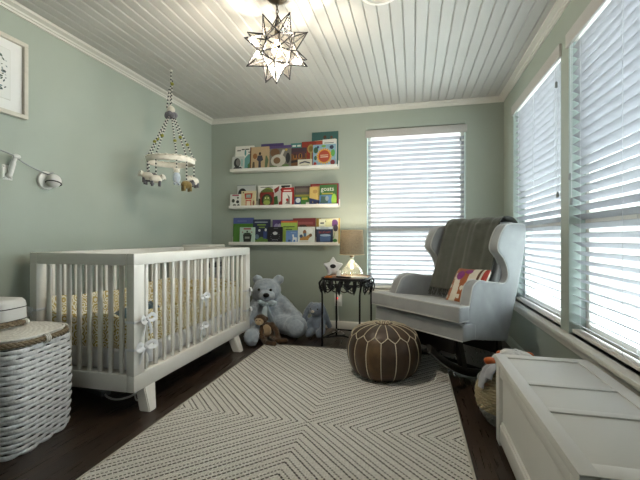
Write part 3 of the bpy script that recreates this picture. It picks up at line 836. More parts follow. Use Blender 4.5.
bk('tan book with brown spine and small standing figures, top ledge', 249.6, 146.6, 269.3, 1, 2, '#b39a78', [('r', 0, 0, .06, 1, '#5a3620'), ('d', .26, .60, .11, .12, '#8a5a32'), ('p', [(.40, .62), (.62, .62), (.68, .42), (.56, .36), (.58, .04), (.44, .04), (.45, .36), (.35, .44)], '#3a3a46'), ('d', .51, .70, .06, .07, '#33281f'), ('p', [(.80, .6), (.86, .6), (.95, .4), (.88, .05), (.76, .05), (.78, .4)], '#58684a'), ('p', [(.15, .35), (.24, .35), (.27, .04), (.12, .04)], '#4f4132')], '#4f2f1c')
bk('grey-green book with pale curling shape, middle of the top ledge', 268.9, 145.2, 290.8, 1, 2, '#6f6c63', [('r', 0, .88, 1, 1, '#57497a'), ('d', .26, .70, .22, .18, '#6d5138'), ('d', .42, .36, .34, .26, '#b8b3a6'), ('d', .36, .36, .16, .14, '#75573c'), ('p', [(.55, .4), (.72, .8), (.62, .82), (.46, .5)], '#bdb8ad'), ('d', .86, .45, .10, .22, '#26292d'), ('d', .2, .08, .2, .07, '#546b3e'), ('d', .75, .12, .16, .08, '#5f7a45'), ('d', .78, .80, .06, .05, '#b79b42')])
bk('brown book with dark blocky figures beside the red one, top ledge', 291, 147.6, 306.2, 1, 2, '#6f4a28', [('r', 0, .72, 1, 1, '#3b2b38'), ('r', .1, .5, .9, .8, '#4b2b34'), ('d', .25, .55, .13, .14, '#96622c'), ('d', .6, .58, .13, .15, '#93642f'), ('r', .2, .5, .3, .7, K), ('r', .55, .5, .65, .7, K), ('p', [(0, .25), (1, .36), (1, .44), (0, .38)], '#2b2022'), ('d', .86, .3, .09, .1, '#c3a947')])
bk('blue book with a large red sun at the right end of top ledge', 313, 144.4, 335.8, 1, 3, '#86a9bd', [('s', .5, .47, .38, '#d29a3a'), ('d', .5, .47, .25, .27, '#a8402a'), ('r', .33, .50, .67, .53, '#d7c3a5'), ('r', .33, .42, .67, .45, '#e0d5c0'), ('d', .82, .86, .09, .09, '#27324a'), ('d', .88, .6, .09, .16, '#5fa04e'), ('d', .87, .18, .10, .11, '#7d2e36'), ('d', .13, .75, .1, .14, '#2f5d48'), ('d', .1, .12, .07, .1, '#a83a34'), ('d', .47, .92, .1, .05, '#76a83e'), ('d', .22, .88, .05, .06, '#2e3d66'), ('d', .12, .4, .06, .1, '#355d4d'), ('r', .1, .03, .9, .09, '#cfd6d4')])
bk('small black and white portrait booklet at the left end of top ledge', 232.5, 156.8, 244.3, 1, 3, '#b9bbb6', [('d', .42, .55, .28, .34, K), ('d', .5, .58, .18, .25, '#6d6a66'), ('p', [(.0, 0), (.95, 0), (.75, .25), (.2, .25)], '#26272b'), ('r', .75, .3, .9, .8, '#8fb0ab')])
bk('small cream card propped in front of the brown book, top ledge', 298, 159.6, 312, 1, 3, '#d3cdb9', [('p', [(.12, .45), (.5, .62), (.88, .45), (.88, .62), (.5, .80), (.12, .62)], '#4a4a58'), ('r', .2, .2, .8, .3, '#8b866c')])
# middle ledge
bk('white book with large black animal shape, middle ledge', 234.8, 184.4, 253.1, 2, 0, '#b3b6b4', [('d', .3, .62, .24, .24, '#1b1b1e'), ('d', .68, .62, .16, .12, '#222326'), ('r', .15, .1, .5, .6, '#26272a'), ('r', 0, .97, 1, 1, '#7e8486')], '#6c7276')
bk('white book with leafy green bird at top, middle ledge', 256, 184.8, 272.5, 2, 0, W, [('d', .62, .72, .34, .18, '#7d8a3b'), ('r', .15, .90, .9, .93, '#4d4f50'), ('d', .5, .55, .4, .3, '#5f7038'), ('r', .05, 0, .3, .4, '#3a4a34')])
bk('wide red book partly covered at the right end of middle ledge', 309, 183, 337.9, 2, 0, '#8c1f23', [('r', .06, .88, .35, .92, '#b56a5c'), ('r', .98, 0, 1, 1, '#6a5b86')], '#6a1518')
bk('white book with bold black and red blots, middle ledge', 272, 184.2, 290, 2, 1, W, [('p', [(.05, .80), (.35, .95), (.3, .72), (.1, .62)], '#8f2b2a'), ('p', [(.4, .78), (.62, .98), (.7, .72), (.5, .62)], '#2b3c2a'), ('r', .45, .88, .95, .96, K), ('r', .7, .75, .95, .84, K), ('p', [(.05, .1), (.3, .12), (.25, .5), (.05, .45)], '#3b6a38'), ('d', .45, .15, .12, .1, '#a52e2a')])
bk('dark comic cover with yellow band and green corner, middle ledge', 293.7, 185.8, 309.2, 2, 1, '#57544c', [('r', 0, .0, .5, .45, '#3f5580'), ('r', .42, .0, 1, .55, '#3d7a34'), ('r', 0, .48, 1, .58, '#8c8a3e'), ('r', .48, .32, .85, .43, '#b7b23e'), ('r', .05, .7, .95, .88, '#6b5f58'), ('d', .24, .3, .16, .12, '#ccd0d0'), ('r', .75, .02, .96, .2, '#d7d5cc'), ('r', 0, .9, 1, 1, '#4b3f40')])
bk('yellow and navy book beside the green one, middle ledge', 309.3, 186.7, 320.5, 2, 2, '#2b335c', [('p', [(0, .42), (.95, .28), (1, 1), (0, 1)], '#c4a860'), ('d', .5, .75, .2, .1, '#a8854a'), ('d', .3, .2, .04, .03, '#c4a860'), ('d', .7, .12, .04, .03, '#c4a860')])
bk('green and blue book with white lettering, right end of middle ledge', 319.6, 184.6, 336.9, 2, 3, '#35662f', [('r', 0, 0, .72, .5, '#4f78a8'), ('p', [(.05, .12), (.5, .12), (.5, .42), (.1, .46)], '#3c5a52'), ('d', .44, .34, .10, .12, '#8c9a9c'), ('r', .14, .54, .78, .60, '#a9a03e'), ('d', .84, .26, .15, .3, '#8fc03f'), ('t', 'goats', .46, .70, .30, .82, '#e3e4dc')])
bk('red-brown book with a round green face, middle ledge', 260.4, 192.4, 273.8, 2, 3, '#7d2a22', [('d', .5, .48, .40, .42, '#2c2b20'), ('d', .5, .45, .25, .33, '#5f7330'), ('d', .5, .28, .26, .16, '#8a9a48'), ('d', .4, .6, .05, .05, '#d3cf9e'), ('d', .6, .6, .05, .05, '#d3cf9e')])
bk('white book in a red frame, centre of middle ledge', 281.2, 187.7, 293.7, 2, 3, '#a3201f', [('r', .12, .05, .88, .76, '#d8d5cf'), ('r', .2, .82, .8, .88, '#e0c9c3'), ('p', [(.35, .15), (.6, .4), (.5, .65), (.7, .5), (.72, .12)], '#6d5f5c'), ('d', .5, .35, .1, .08, '#a3201f')])
bk('cream book with a red outlined robot-like figure, middle ledge', 241.4, 191, 256, 2, 3, '#c9bd98', [('p', [(.28, .5), (.72, .5), (.78, .85), (.22, .85)], '#a8382c'), ('r', .34, .58, .66, .78, '#93a69c'), ('r', .32, .05, .7, .45, '#b84a3c'), ('r', .38, .1, .64, .38, '#d8cdb4'), ('d', .86, .25, .06, .16, '#7d4a3a'), ('d', .14, .9, .05, .05, '#5c5a40')], '#8c8260')
bk('small speckled book with red title bar, left end of middle ledge', 230.3, 194.3, 241.3, 2, 3, '#cfd0cb', [('r', .2, .86, .8, .97, '#9a4456'), ('d', .3, .5, .14, .14, '#33392f'), ('d', .7, .42, .14, .12, '#2a2b2b'), ('d', .42, .15, .16, .1, '#4c4a3f'), ('d', .78, .14, .12, .1, '#2f3330'), ('d', .72, .72, .08, .08, '#3f4a38')], '#8f3a46')
# lowest ledge
bk('green book with slate blue top band, left end of lowest ledge', 231, 217.5, 251.7, 3, 0, '#4d8030', [('r', 0, .77, 1, 1, '#47538a'), ('r', .2, .86, .65, .885, '#6d76a0')])
bk('purple book behind the small black one, lowest ledge', 270.6, 219.4, 291, 3, 0, '#4a3b6e', [('d', .2, .6, .14, .24, '#8c82a8'), ('d', .35, .7, .08, .14, '#a59cba')])
bk('dark red-brown book behind the white dog cover, lowest ledge', 291.2, 217.9, 314, 3, 0, '#6d2a2e', [('r', 0, .0, 1, .72, '#7a4632'), ('d', .45, .55, .22, .22, '#3a231c'), ('r', .05, .75, .9, .85, '#8a4a4a'), ('p', [(.6, .1), (1, .2), (1, .6)], '#8c6a4c')])
bk('large pale book with purple blossom, right end of lowest ledge', 315, 218, 338.9, 3, 0, '#d2cdb4', [('r', .94, 0, 1, 1, '#b9953e'), ('r', 0, .55, .2, 1, '#a68a3a'), ('d', .78, .80, .14, .15, '#6a3f78'), ('d', .82, .62, .1, .14, '#3f3344'), ('p', [(.7, .2), (.82, .55), (.76, .2)], '#8fa06a'), ('d', .8, .12, .09, .07, '#4f8a48')])
bk('navy book with green foot and pale title lines, lowest ledge', 251.7, 219.1, 269, 3, 1, '#1e2640', [('r', .1, .86, .85, .90, '#8d95a3'), ('r', .25, .74, .75, .80, '#6f8a3e'), ('r', .35, .64, .7, .69, '#6f8a3e'), ('d', .38, .54, .07, .05, '#c7ccd0'), ('d', .75, .56, .06, .06, '#c7ccd0'), ('p', [(0, 0), (.9, 0), (.9, .16), (.5, .28), (.2, .14), (0, .2)], '#587a35'), ('d', .25, .28, .12, .1, '#5a7285'), ('r', .62, .2, .82, .5, '#30407a')])
bk('lime book with orange top edge, lowest ledge', 279.8, 220.7, 296.2, 3, 1, '#94b04c', [('r', 0, .92, 1, 1, '#b8562f'), ('r', .15, .72, .85, .76, '#39452a'), ('r', .3, .60, .7, .64, '#39452a'), ('r', .35, .68, .5, .70, '#5a6a3a')])
bk('pale yellow card with grey lines tucked behind the navy book, lowest ledge', 318.2, 218.7, 331, 3, 1, '#cfd0a0', [('r', .1, .80, .4, .86, '#3d4550'), ('d', .5, .9, .05, .04, '#33383c'), ('r', .1, .66, .45, .69, '#707a7a'), ('r', .0, .0, .5, 1, '#d8d9c0'), ('r', .1, .80, .4, .86, '#3d4550'), ('r', .12, .66, .45, .69, '#707a7a')])
bk('mint book with dark flowerpot shape, left of lowest ledge', 239.9, 227.3, 255, 3, 3, '#a9bfb0', [('r', .25, .86, .75, .96, '#9a5a5a'), ('p', [(.28, .05), (.74, .05), (.80, .56), (.22, .56)], '#1f2420'), ('d', .5, .60, .24, .07, '#2f3a30'), ('r', .36, .3, .66, .42, '#8a8f86'), ('d', .5, .74, .06, .06, '#46524a'), ('d', .2, .7, .05, .04, '#8c5a5a'), ('d', .8, .7, .05, .04, '#8c5a5a')], '#9a3f4c')
bk('small black book with pale round cloud and ring of dots, lowest ledge', 268.1, 226.9, 282.6, 3, 3, '#14141c', [('d', .5, .62, .16, .10, '#c2c3c4')] + [('d', .5 + .3 * cos(q), .42 + .28 * sin(q), .025, .022, '#6d6e78') for q in [2*pi*j/14 for j in range(14)]] + [('r', .4, .9, .7, .93, '#6a6b70'), ('r', .3, .22, .7, .25, '#73747a')])
bk('light blue book with small white llama, lowest ledge', 286.2, 230.4, 298, 3, 3, '#5f7eaa', [('p', [(.55, .15), (.62, .15), (.64, .3), (.8, .3), (.82, .12), (.9, .12), (.92, .46), (.68, .48), (.66, .7), (.52, .68), (.58, .46)], '#d9dcdc'), ('r', .2, .16, .4, .3, '#2d3f66'), ('r', .4, .82, .85, .87, '#86a0c4')])
bk('white book with a brown dog and rider, lowest ledge', 298, 226.8, 315, 3, 3, '#d6dad2', [('d', .7, .78, .2, .15, '#e6e7e2'), ('p', [(.12, .2), (.6, .2), (.68, .34), (.85, .5), (.7, .58), (.5, .44), (.14, .42)], '#a5793f'), ('d', .4, .68, .10, .14, '#8c5a34'), ('r', .34, .42, .5, .62, '#4f6d86'), ('d', .2, .45, .1, .1, '#3d4a62'), ('p', [(.1, .04), (.6, .08), (.6, .13), (.1, .12)], '#b9b08c'), ('d', .75, .5, .09, .1, '#6a4a2c')])
bk('navy board book with white top and orange title, lowest ledge', 316.4, 226.8, 332.8, 3, 3, '#25304f', [('r', 0, .86, 1, 1, '#c9d2d6'), ('r', .25, .90, .75, .95, '#7f8a92'), ('p', [(.25, .12), (.85, .12), (.88, .48), (.6, .54), (.22, .44)], '#4d6690'), ('d', .55, .5, .33, .07, '#9db4c9'), ('t', 'BLUE HAT', .52, .62, .16, .7, '#c2492c')], '#5a3a6a')

# ------------------------------------------------------------------ plush toys
def limb(b, p0, p1, r0, r1, n=6):
    p0 = Vector(p0); p1 = Vector(p1)
    for k in range(n + 1):
        t = k / n; b.ell(p0.lerp(p1, t), r0 + (r1 - r0) * t, None, u=14, v=10)
bear = thing('teddy_bear', 'large pale blue teddy bear with ribbon bow sitting behind the crib', 'stuffed toy', (-1.40, 3.62, 0))
bo = Vector((-1.40, 3.62, 0))
def Bp(x, y, z): return Vector((x, y, z)) - bo
b = MB(); b.mi(M_bear)
b.ell(Bp(-1.42, 3.70, .16), (.165, .15, .16)).ell(Bp(-1.43, 3.73, .25), (.135, .12, .12))
b.ell(Bp(-1.465, 3.69, .425), (.15, .13, .125)).ell(Bp(-1.475, 3.70, .385), (.155, .125, .095))
b.ell(Bp(-1.42, 3.57, .385), (.085, .075, .062))
b.ell(Bp(-1.585, 3.73, .53), (.056, .035, .05)).ell(Bp(-1.35, 3.73, .535), (.058, .035, .052))
limb(b, Bp(-1.33, 3.74, .30), Bp(-1.14, 3.66, .165), .075, .068); limb(b, Bp(-1.14, 3.66, .165), Bp(-1.09, 3.60, .12), .07, .06, 3)
limb(b, Bp(-1.55, 3.72, .30), Bp(-1.63, 3.56, .14), .085, .075)
limb(b, Bp(-1.36, 3.66, .11), Bp(-1.14, 3.55, .10), .10, .095); b.ell(Bp(-1.10, 3.515, .11), (.115, .085, .108), None, (0, 0, R(25)))
limb(b, Bp(-1.50, 3.62, .09), Bp(-1.42, 3.24, .07), .085, .065); b.ell(Bp(-1.40, 3.15, .08), (.07, .055, .08))
o = fuzz(soften(b.build('body', bear), .012, 4), .016, .016)
b = MB().ell(Bp(-1.395, 3.495, .405), (.033, .02, .023), M_black); b.build('nose', bear)
for x, y in ((-1.50, 3.563), (-1.375, 3.567)): MB().ell(Bp(x, y, .448), .014, M_black).build('eye', bear)
b = MB().ell(Bp(-1.075, 3.447, .112), (.08, .03, .08), M_bearlight, (0, 0, R(25))); fuzz(b.build('foot_pad', bear, 60), .012, .015)
b = MB(); c = Bp(-1.405, 3.535, .315)
for sg in (1, -1):
    b.tube(spline([c, c + Vector((sg * .06, -.015, .022)), c + Vector((sg * .095, 0, .008)), c + Vector((sg * .05, -.01, -.015)), c], 5), .017, M_ribbon, 8, flat=(1, .25))
b.tube(spline([c, c + Vector((.04, -.04, -.07)), c + Vector((.095, -.08, -.15)), c + Vector((.13, -.10, -.19))], 6), .03, M_ribbon, 8, flat=(1, .18)); b.tube(spline([c, c + Vector((-.01, -.03, -.07)), c + Vector((.005, -.06, -.16))], 6), .026, M_ribbon, 8, flat=(1, .18))
b.ell(c + Vector((0, -.02, 0)), (.018, .016, .018), M_ribbon); b.build('ribbon_bow', bear)

mk = thing('stuffed_monkey', 'brown stuffed monkey with tan belly slumped against the blue bear', 'stuffed toy', (-1.30, 3.35, 0)); mk.scale = (.9, .9, .86)
mo = Vector((-1.28, 3.36, 0))
def Mp(x, y, z): return Vector((x - .045, y, z)) - mo
b = MB(); b.mi(M_brown)
b.ell(Mp(-1.26, 3.37, .12), (.07, .06, .085)).ell(Mp(-1.325, 3.33, .235), (.066, .058, .062)).ell(Mp(-1.395, 3.345, .235), (.014, .012, .026)).ell(Mp(-1.262, 3.35, .245), (.014, .012, .026))
for P in ([(-1.22, 3.38, .18), (-1.16, 3.34, .13), (-1.12, 3.30, .06), (-1.09, 3.27, .03)], [(-1.31, 3.34, .16), (-1.29, 3.26, .09), (-1.24, 3.22, .035)], [(-1.22, 3.35, .06), (-1.13, 3.27, .04), (-1.04, 3.29, .035)], [(-1.28, 3.33, .05), (-1.22, 3.2, .035), (-1.12, 3.18, .03)]):
    P = spline([Mp(*p) for p in P], 4)
    for p in P: b.ell(p, .028, None, u=10, v=8)
fuzz(soften(b.build('body', mk), .008, 3), .006, .012)
MB().ell(Mp(-1.325, 3.292, .225), (.048, .032, .042), M_tan).ell(Mp(-1.32, 3.265, .212), (.03, .018, .022), M_tan).build('face', mk)
MB().ell(Mp(-1.262, 3.33, .12), (.055, .035, .068), M_tan).build('belly', mk)
for x in (-1.345, -1.305): MB().ell(Mp(x, 3.262, .242), .006, M_black).build('eye', mk)

bn = thing('stuffed_bunny', 'small grey-blue floppy-eared bunny sitting by the iron table', 'stuffed toy', (-.93, 3.66, 0))
no = Vector((-.93, 3.66, 0))
def Np(x, y, z): return Vector((x, y, z)) - no
b = MB(); b.mi(M_bunny)
b.ell(Np(-.93, 3.70, .11), (.085, .075, .11)).ell(Np(-.935, 3.67, .255), (.075, .068, .07)).ell(Np(-.945, 3.615, .24), (.04, .03, .032))
for P, r in (([(-.985, 3.68, .30), (-1.025, 3.66, .24), (-1.055, 3.645, .15)], .028), ([(-.885, 3.68, .30), (-.845, 3.67, .22), (-.80, 3.67, .10)], .028), ([(-.99, 3.66, .15), (-1.01, 3.61, .08), (-1.0, 3.58, .05)], .028), ([(-.87, 3.66, .15), (-.85, 3.6, .09), (-.845, 3.57, .06)], .028), ([(-.97, 3.66, .05), (-.98, 3.56, .04)], .04), ([(-.89, 3.66, .05), (-.875, 3.56, .04)], .04)):
    for p in spline([Np(*p) for p in P], 5): b.ell(p, r, None, u=10, v=8)
fuzz(soften(b.build('body', bn), .009, 4), .007, .014)
MB().ell(Np(-.95, 3.588, .248), (.017, .012, .014), M_cream).build('nose', bn)
for x in (-.975, -.905): MB().ell(Np(x, 3.607, .27), .007, M_black).build('eye', bn)

# ------------------------------------------------------------------ outlet behind the table
ol = thing('wall_outlet', 'white wall outlet with plug-in adapter and red light', 'outlet', (-.775, YB, .30))
MB().box((-.04, -.006, -.062), (.04, 0, .062), M_plastic, .002).build('cover_plate', ol)
MB().box((-.022, -.045, -.015), (.024, -.006, .052), M_plastic, .006).build('adapter', ol)
MB().ell((-.005, -.047, .028), .008, glow('red_indicator', '#ff3a3a', 3)).build('indicator_light', ol)
b = MB().tube(spline([(.0, -.03, -.016), (.005, -.04, -.12), (.02, -.07, -.24), (.03, -.12, -.295), (-.02, -.2, -.296), (.04, -.26, -.296), (.10, -.22, -.296), (.06, -.15, -.296)], 8), .0035, M_plastic, 6); b.build('cord', ol)

# ------------------------------------------------------------------ iron side table
TBL = Vector((-.585, 3.45, 0)); TA = R(-10); TZ = .612
tb = thing('side_table', 'black wrought-iron side table with leaf scroll apron and wooden top', 'table', TBL, TA)
M_top = solid('reddish_brown_wood', '#5f3d22', .3, .25, 14)
rt = superell(.200, .195, 4.5)
def topf(s, z): return [Vector((rt(2*pi*k/64) * s * cos(2*pi*k/64), rt(2*pi*k/64) * s * sin(2*pi*k/64), z)) for k in range(64)]
b = MB(); b.prism([(p.x, p.y) for p in topf(.95, 0)], .014, M_top, (0, 0, TZ - .016)); b.build('tabletop', tb)
b = MB(); b.tube(topf(1.0, TZ - .010), .012, M_iron, 8, closed=True).tube(topf(.985, TZ - .055), .005, M_iron, 6, closed=True); b.build('rim', tb)
S_ = .175
lg = MB(); lg.tube(spline([(0, 0, TZ - .02), (.028, 0, TZ - .05), (.012, 0, TZ - .10), (0, 0, TZ - .16), (0, 0, .25), (0, 0, .02), (.012, 0, .0)], 5), .0085, M_iron, 8)
first_leg = None
for k in range(4):
    a = R(45 + 90 * k); p = (S_ * 1.414 * cos(a), S_ * 1.414 * sin(a), .003)
    if first_leg is None: first_leg = lg.build('leg', tb, loc=p, rot=(0, 0, a))
    else: twin(first_leg, tb, p, (0, 0, a))
# stretchers: curved bars between neighbouring legs
for k in range(4):
    a0, a1 = R(45 + 90 * k), R(135 + 90 * k); r_ = S_ * 1.414; am = R(90 + 90 * k)
    MB().tube(spline([(r_ * cos(a0), r_ * sin(a0), .075), (.11 * cos(am), .11 * sin(am), .092), (r_ * cos(a1), r_ * sin(a1), .075)], 8), .007, M_iron, 8).build('stretcher', tb)
# apron of leaves and scrolls, one per side
def leaf(b, base, tip, wd, bulge):
    base = Vector(base); tip = Vector(tip); d = tip - base; n = bulge; wd *= .75
    side = d.cross(n).normalized()
    pr = [(0, .15), (.2, .75), (.4, 1), (.6, .9), (.8, .55), (1, .04)]
    for sg in (1,):
        V = []
        for t, w_ in pr:
            c = base + d * t + n * .018 * sin(pi * t)
            V.append([b.bm.verts.new(c + side * wd * w_), b.bm.verts.new(c + n * .006), b.bm.verts.new(c - side * wd * w_), b.bm.verts.new(c - n * .004)])
        i = b.mi(M_iron)
        for q in range(len(V) - 1):
            for j in range(4): b.bm.faces.new((V[q][j], V[q][(j+1) % 4], V[q+1][(j+1) % 4], V[q+1][j])).material_index = i
        b.bm.faces.new(V[0]); b.bm.faces.new(V[-1][::-1])
for k in range(4):
    a = R(90 * k); n = Vector((cos(a), sin(a), 0)); s = Vector((-sin(a), cos(a), 0)); c = n * .192
    b = MB()
    for j, off in enumerate((-.145, -.075, 0, .075, .145)):
        ln = (.12, .075, .135, .075, .12)[j]
        leaf(b, c + s * off + Vector((0, 0, TZ - .018)), c + s * (off * .92) + n * .012 + Vector((0, 0, TZ - .018 - ln)), .027, n)
    for sg in (1, -1):
        P = [c + s * sg * (.04 + .085 * (1 - t) * .5 + .028 * cos(t * 9)) + Vector((0, 0, TZ - .06 - .028 * sin(t * 9) - .035 * t)) + n * .006 for t in [q / 16 for q in range(17)]]
        b.tube(P, .005, M_iron, 6)
        P = [c + s * sg * (.118 + .025 * cos(t * 8 + 1)) + Vector((0, 0, TZ - .07 - .03 * sin(t * 8 + 1) - .03 * t)) + n * .006 for t in [q / 16 for q in range(17)]]
        b.tube(P, .005, M_iron, 6)
        leaf(b, c + s * sg * .125 + Vector((0, 0, TZ - .055)), c + s * sg * .05 + n * .01 + Vector((0, 0, TZ - .10)), .018, n)
        leaf(b, c + s * sg * .045 + Vector((0, 0, TZ - .06)), c + s * sg * .10 + n * .01 + Vector((0, 0, TZ - .125)), .016, n)
    b.build('leaf_apron', tb, 30)

# lamp
LP = Vector((-.566, 3.595, TZ - .001))
lamp = thing('table_lamp', 'lit table lamp with clear glass base and burlap shade', 'lamp', LP)
MB().lathe([(.0, .0), (.092, .0), (.100, .012), (.102, .03), (.092, .058), (.062, .095), (.032, .125), (.018, .15), (.016, .175), (.012, .175), (.014, .15), (.028, .125), (.057, .095), (.086, .058), (.096, .03), (.092, .014), (0, .008)], M_lampglass, 36).build('glass_base', lamp)
MB().lathe([(0, .17), (.02, .17), (.02, .185), (.012, .19), (.012, .215), (0, .215)], M_chrome, 20).build('collar', lamp)
def burlap():
    t = NT('burlap_shade')
    co = t.coord(); wv = t.noise(160, 3, co)
    c = t.ramp(wv.outputs[0], [(.3, lin('#786e5e')), (.7, lin('#a29783'))])
    d = t.n('ShaderNodeBsdfDiffuse', {'Color': c, 'Normal': t.bump(wv.outputs[0], .5, .003)}); tr = t.n('ShaderNodeBsdfTranslucent', {'Color': t.mix(1, c, (1, .85, .65, 1), 'MULTIPLY')})
    mx = t.n('ShaderNodeMixShader', {0: .022, 1: d.outputs[0], 2: tr.outputs[0]}); t.t.links.new(mx.outputs[0], t.out.inputs[0]); return t.m
M_burlap = burlap()
sh = MB().lathe([(.117, .195), (.104, .43)], M_burlap, 48)
bmesh.ops.delete(sh.bm, geom=[f for f in sh.bm.faces if len(f.verts) > 4], context='FACES')
sh.build('lamp_shade', lamp)
M_shtrim = solid('cream_shade_trim', '#cdbf9f', .8, .05)
b = MB()
MB().tube([(.1172 * cos(2*pi*k/48), .1172 * sin(2*pi*k/48), .197) for k in range(48)], .003, M_shtrim, 6, closed=True).build('shade_trim', lamp)
b.tube([(.1042 * cos(2*pi*k/48), .1042 * sin(2*pi*k/48), .428) for k in range(48)], .003, M_shtrim, 6, closed=True)
for k in range(3): b.tube([(0, 0, .415), (.104 * cos(k * 2.09), .104 * sin(k * 2.09), .425)], .0015, M_chrome, 5)
b.tube([(0, 0, .2), (0, 0, .327)], .006, M_chrome, 8)
b.tube([(.005, 0, .322), (.03, 0, .35), (.03, 0, .40), (0, 0, .418)], .0015, M_chrome, 5)
b.build('shade_ring', lamp)
MB().lathe([(0, .0), (.012, .002), (.013, .02), (.021, .045), (.022, .06), (.014, .078), (0, .084)], glow('lamp_bulb_glow', '#ffdca8', 14), 18, (0, 0, .325)).build('bulb', lamp)
MB().lathe([(0, .055), (.012, .06), (.016, .075), (.010, .10), (.006, .135), (0, .14)], glow('base_bulb_glow', '#ffe0b0', 3), 16).build('base_bulb', lamp)
l3 = point('lamp_base_light', (0, 0, .078), 5, (1, .88, .70), .022); l3.parent = lamp
l2 = point('table_lamp_bulb', (0, 0, .402), LAMP_W, (1, .88, .70), .03); l2.parent = lamp

# star night-light
st = thing('star_night_light', 'white star-shaped night light with dark oval on the iron table', 'night light', (-.715, 3.44, TZ + .0), R(12))
M_star = solid('white_star_plastic', '#d8d6d6', .45, .02)
pts = []
for k in range(10):
    a = R(90 + 36 * k); r_ = .098 if k % 2 == 0 else .056
    pts.append((r_ * cos(a), .086 + r_ * sin(a)))
pp = [Vector((x, z, 0)) for x, z in pts]
ro = []
for i in range(10):   # round the tips
    p = pp[i]; a = pp[i-1]; c = pp[(i+1) % 10]
    if i % 2 == 0:
        q0 = p.lerp(a, .28); q1 = p.lerp(c, .28)
        for t in (0, .25, .5, .75, 1): ro.append((1-t)**2 * q0 + 2*t*(1-t) * p + t*t * q1)
    else: ro.append(p)
MB().prism([(p.x, p.y) for p in ro], .06, M_star, (0, .03, 0), (1, 0, 0), (0, 0, 1), bev=.008, seg=3).build('body', st)
MB().ell((-.002, -.031, .095), (.027, .004, .019), M_black).build('face_panel', st)

# small things on the table
b = MB().prism([(.11 * cos(q), .035 * sin(q)) for q in [2*pi*k/20 for k in range(20)]], .004, M_black, bev=.001)
o = MB().box((-.07, -.02, 0), (.07, .02, .014), M_black, .005).build('remote_control', loc=(-.60, 3.345, TZ - .0015), rot=(0, 0, R(-25))); tag(o, 'black remote control on the iron table in front of the lamp', 'remote')
o = MB().box((-.075, -.05, 0), (.075, .05, .006), M_cream, .002).box((-.07, -.045, .006), (.07, .045, .011), M_mat, .001).build('notebook', loc=(-.475, 3.36, TZ - .0015), rot=(0, 0, R(-20))); tag(o, 'flat white notebook lying on the iron table below the lamp', 'notebook')
cu_ = MB().lathe([(0, .0), (.018, .0), (.022, .06), (.02, .062), (.016, .004), (0, .004)], M_plastic, 24).build('small_cup', loc=(-.655, 3.385, TZ - .0015)); tag(cu_, 'small white cup on the iron table beside the star light', 'cup')
o = MB().lathe([(0, 0), (.034, 0), (.036, .008), (.03, .014), (0, .016)], solid('orange_brown_tone', '#b5692b', .5, .1), 24).build('orange_disc', loc=(-.735, 3.335, TZ - .0015)); tag(o, 'small round orange-brown disc at the foot of the star light', 'case')  # low orange-brown disc set on the tabletop

# ------------------------------------------------------------------ leather pouf
PC = Vector((-.2, 2.715, .012))
pouf = thing('leather_pouf', 'round brown leather pouf with cream stitching on the rug', 'pouf', PC)
PRF = [(0, .0), (.15, .0), (.19, .012), (.225, .045), (.25, .10), (.26, .16), (.257, .21), (.24, .26), (.205, .305), (.155, .333), (.10, .348), (.05, .352), (0, .352)]
NP = 16
def prof_at(s):
    q = s * (len(PRF) - 1); i = min(len(PRF) - 2, int(q)); f = q - i
    g = lambda j: Vector(PRF[max(0, min(len(PRF) - 1, j))])
    p0, p1, p2, p3 = g(i-1), g(i), g(i+1), g(i+2)
    return .5 * ((2*p1) + (p2 - p0) * f + (2*p0 - 5*p1 + 4*p2 - p3) * f*f + (3*p1 - p0 - 3*p2 + p3) * f**3)
SH = .635   # shoulder seam
def psurf(th, s, off=0):
    p = prof_at(s); k = th / (2*pi) * NP
    lob = -.006 * abs(cos(pi * k)) ** 6 if s < SH else 0
    # seams pull in at vertical lines below the shoulder
    r_ = p.x + (-.007 * (1 - abs(sin(pi * k)) ** .5) if .12 < s < SH else 0) + off
    return Vector((r_ * cos(th), r_ * sin(th), p.y + off * (.7 if s > SH else .1)))
def leather(name, a, c):
    t = NT(name)
    base = t.ramp(t.noise(16, 5).outputs[0], [(.3, lin(a)), (.7, lin(c))])
    t.principled(base, .42, t.bump(t.noise(60, 4).outputs[0], .25, .004)); return t.m
Ls = [leather('brown_leather', '#3a2a1d', '#4a3726'), leather('dark_brown_leather', '#302318', '#412f20'), leather('tan_brown_leather', '#4b3721', '#634a2c')]
rr = random.Random(5); pm = [rr.randrange(3) for _ in range(NP)]; pm2 = [rr.randrange(3) for _ in range(NP)]
def pmat(u, v): return Ls[pm[int(u * NP) % NP]] if v < SH else Ls[pm2[int(u * NP + .5) % NP]]
MB().grid(lambda u, v: psurf(2*pi*u, v), NP * 8, 48, Ls[0], closeu=True, matfn=pmat).build('leather_cover', pouf, 60)
M_stitch = fabric('cream_stitching', '#c6baa0', '#d8cdb5', 60, 200, .3)
b = MB(); r_ = .0028
for k in range(NP):
    t0 = 2*pi*k/NP; hf = pi/NP
    b.tube([psurf(t0, .17 + (SH - .035 - .17) * j / 14, .002) for j in range(15)], r_, M_stitch, 6)
    for sg in (1, -1): b.tube([psurf(t0 + sg * hf * j / 5, SH - .035 + .055 * j / 5, .003) for j in range(6)], r_, M_stitch, 6)
    b.tube([psurf(t0 + hf, SH + .02 + (.90 - SH - .02) * j / 8, .003) for j in range(9)], r_, M_stitch, 6)
b.build('stitching', pouf)
b = MB()
b.lathe([(.048, .352), (.05, .358), (.03, .36), (0, .36)], Ls[2], 24)
for k in range(16): b.ell((.042 * cos(2*pi*k/16), .042 * sin(2*pi*k/16), .36), .005, M_stitch, u=8, v=6)
for k in range(8): b.ell((.02 * cos(2*pi*k/8), .02 * sin(2*pi*k/8), .362), .005, M_stitch, u=8, v=6)
b.build('embroidered_center', pouf)

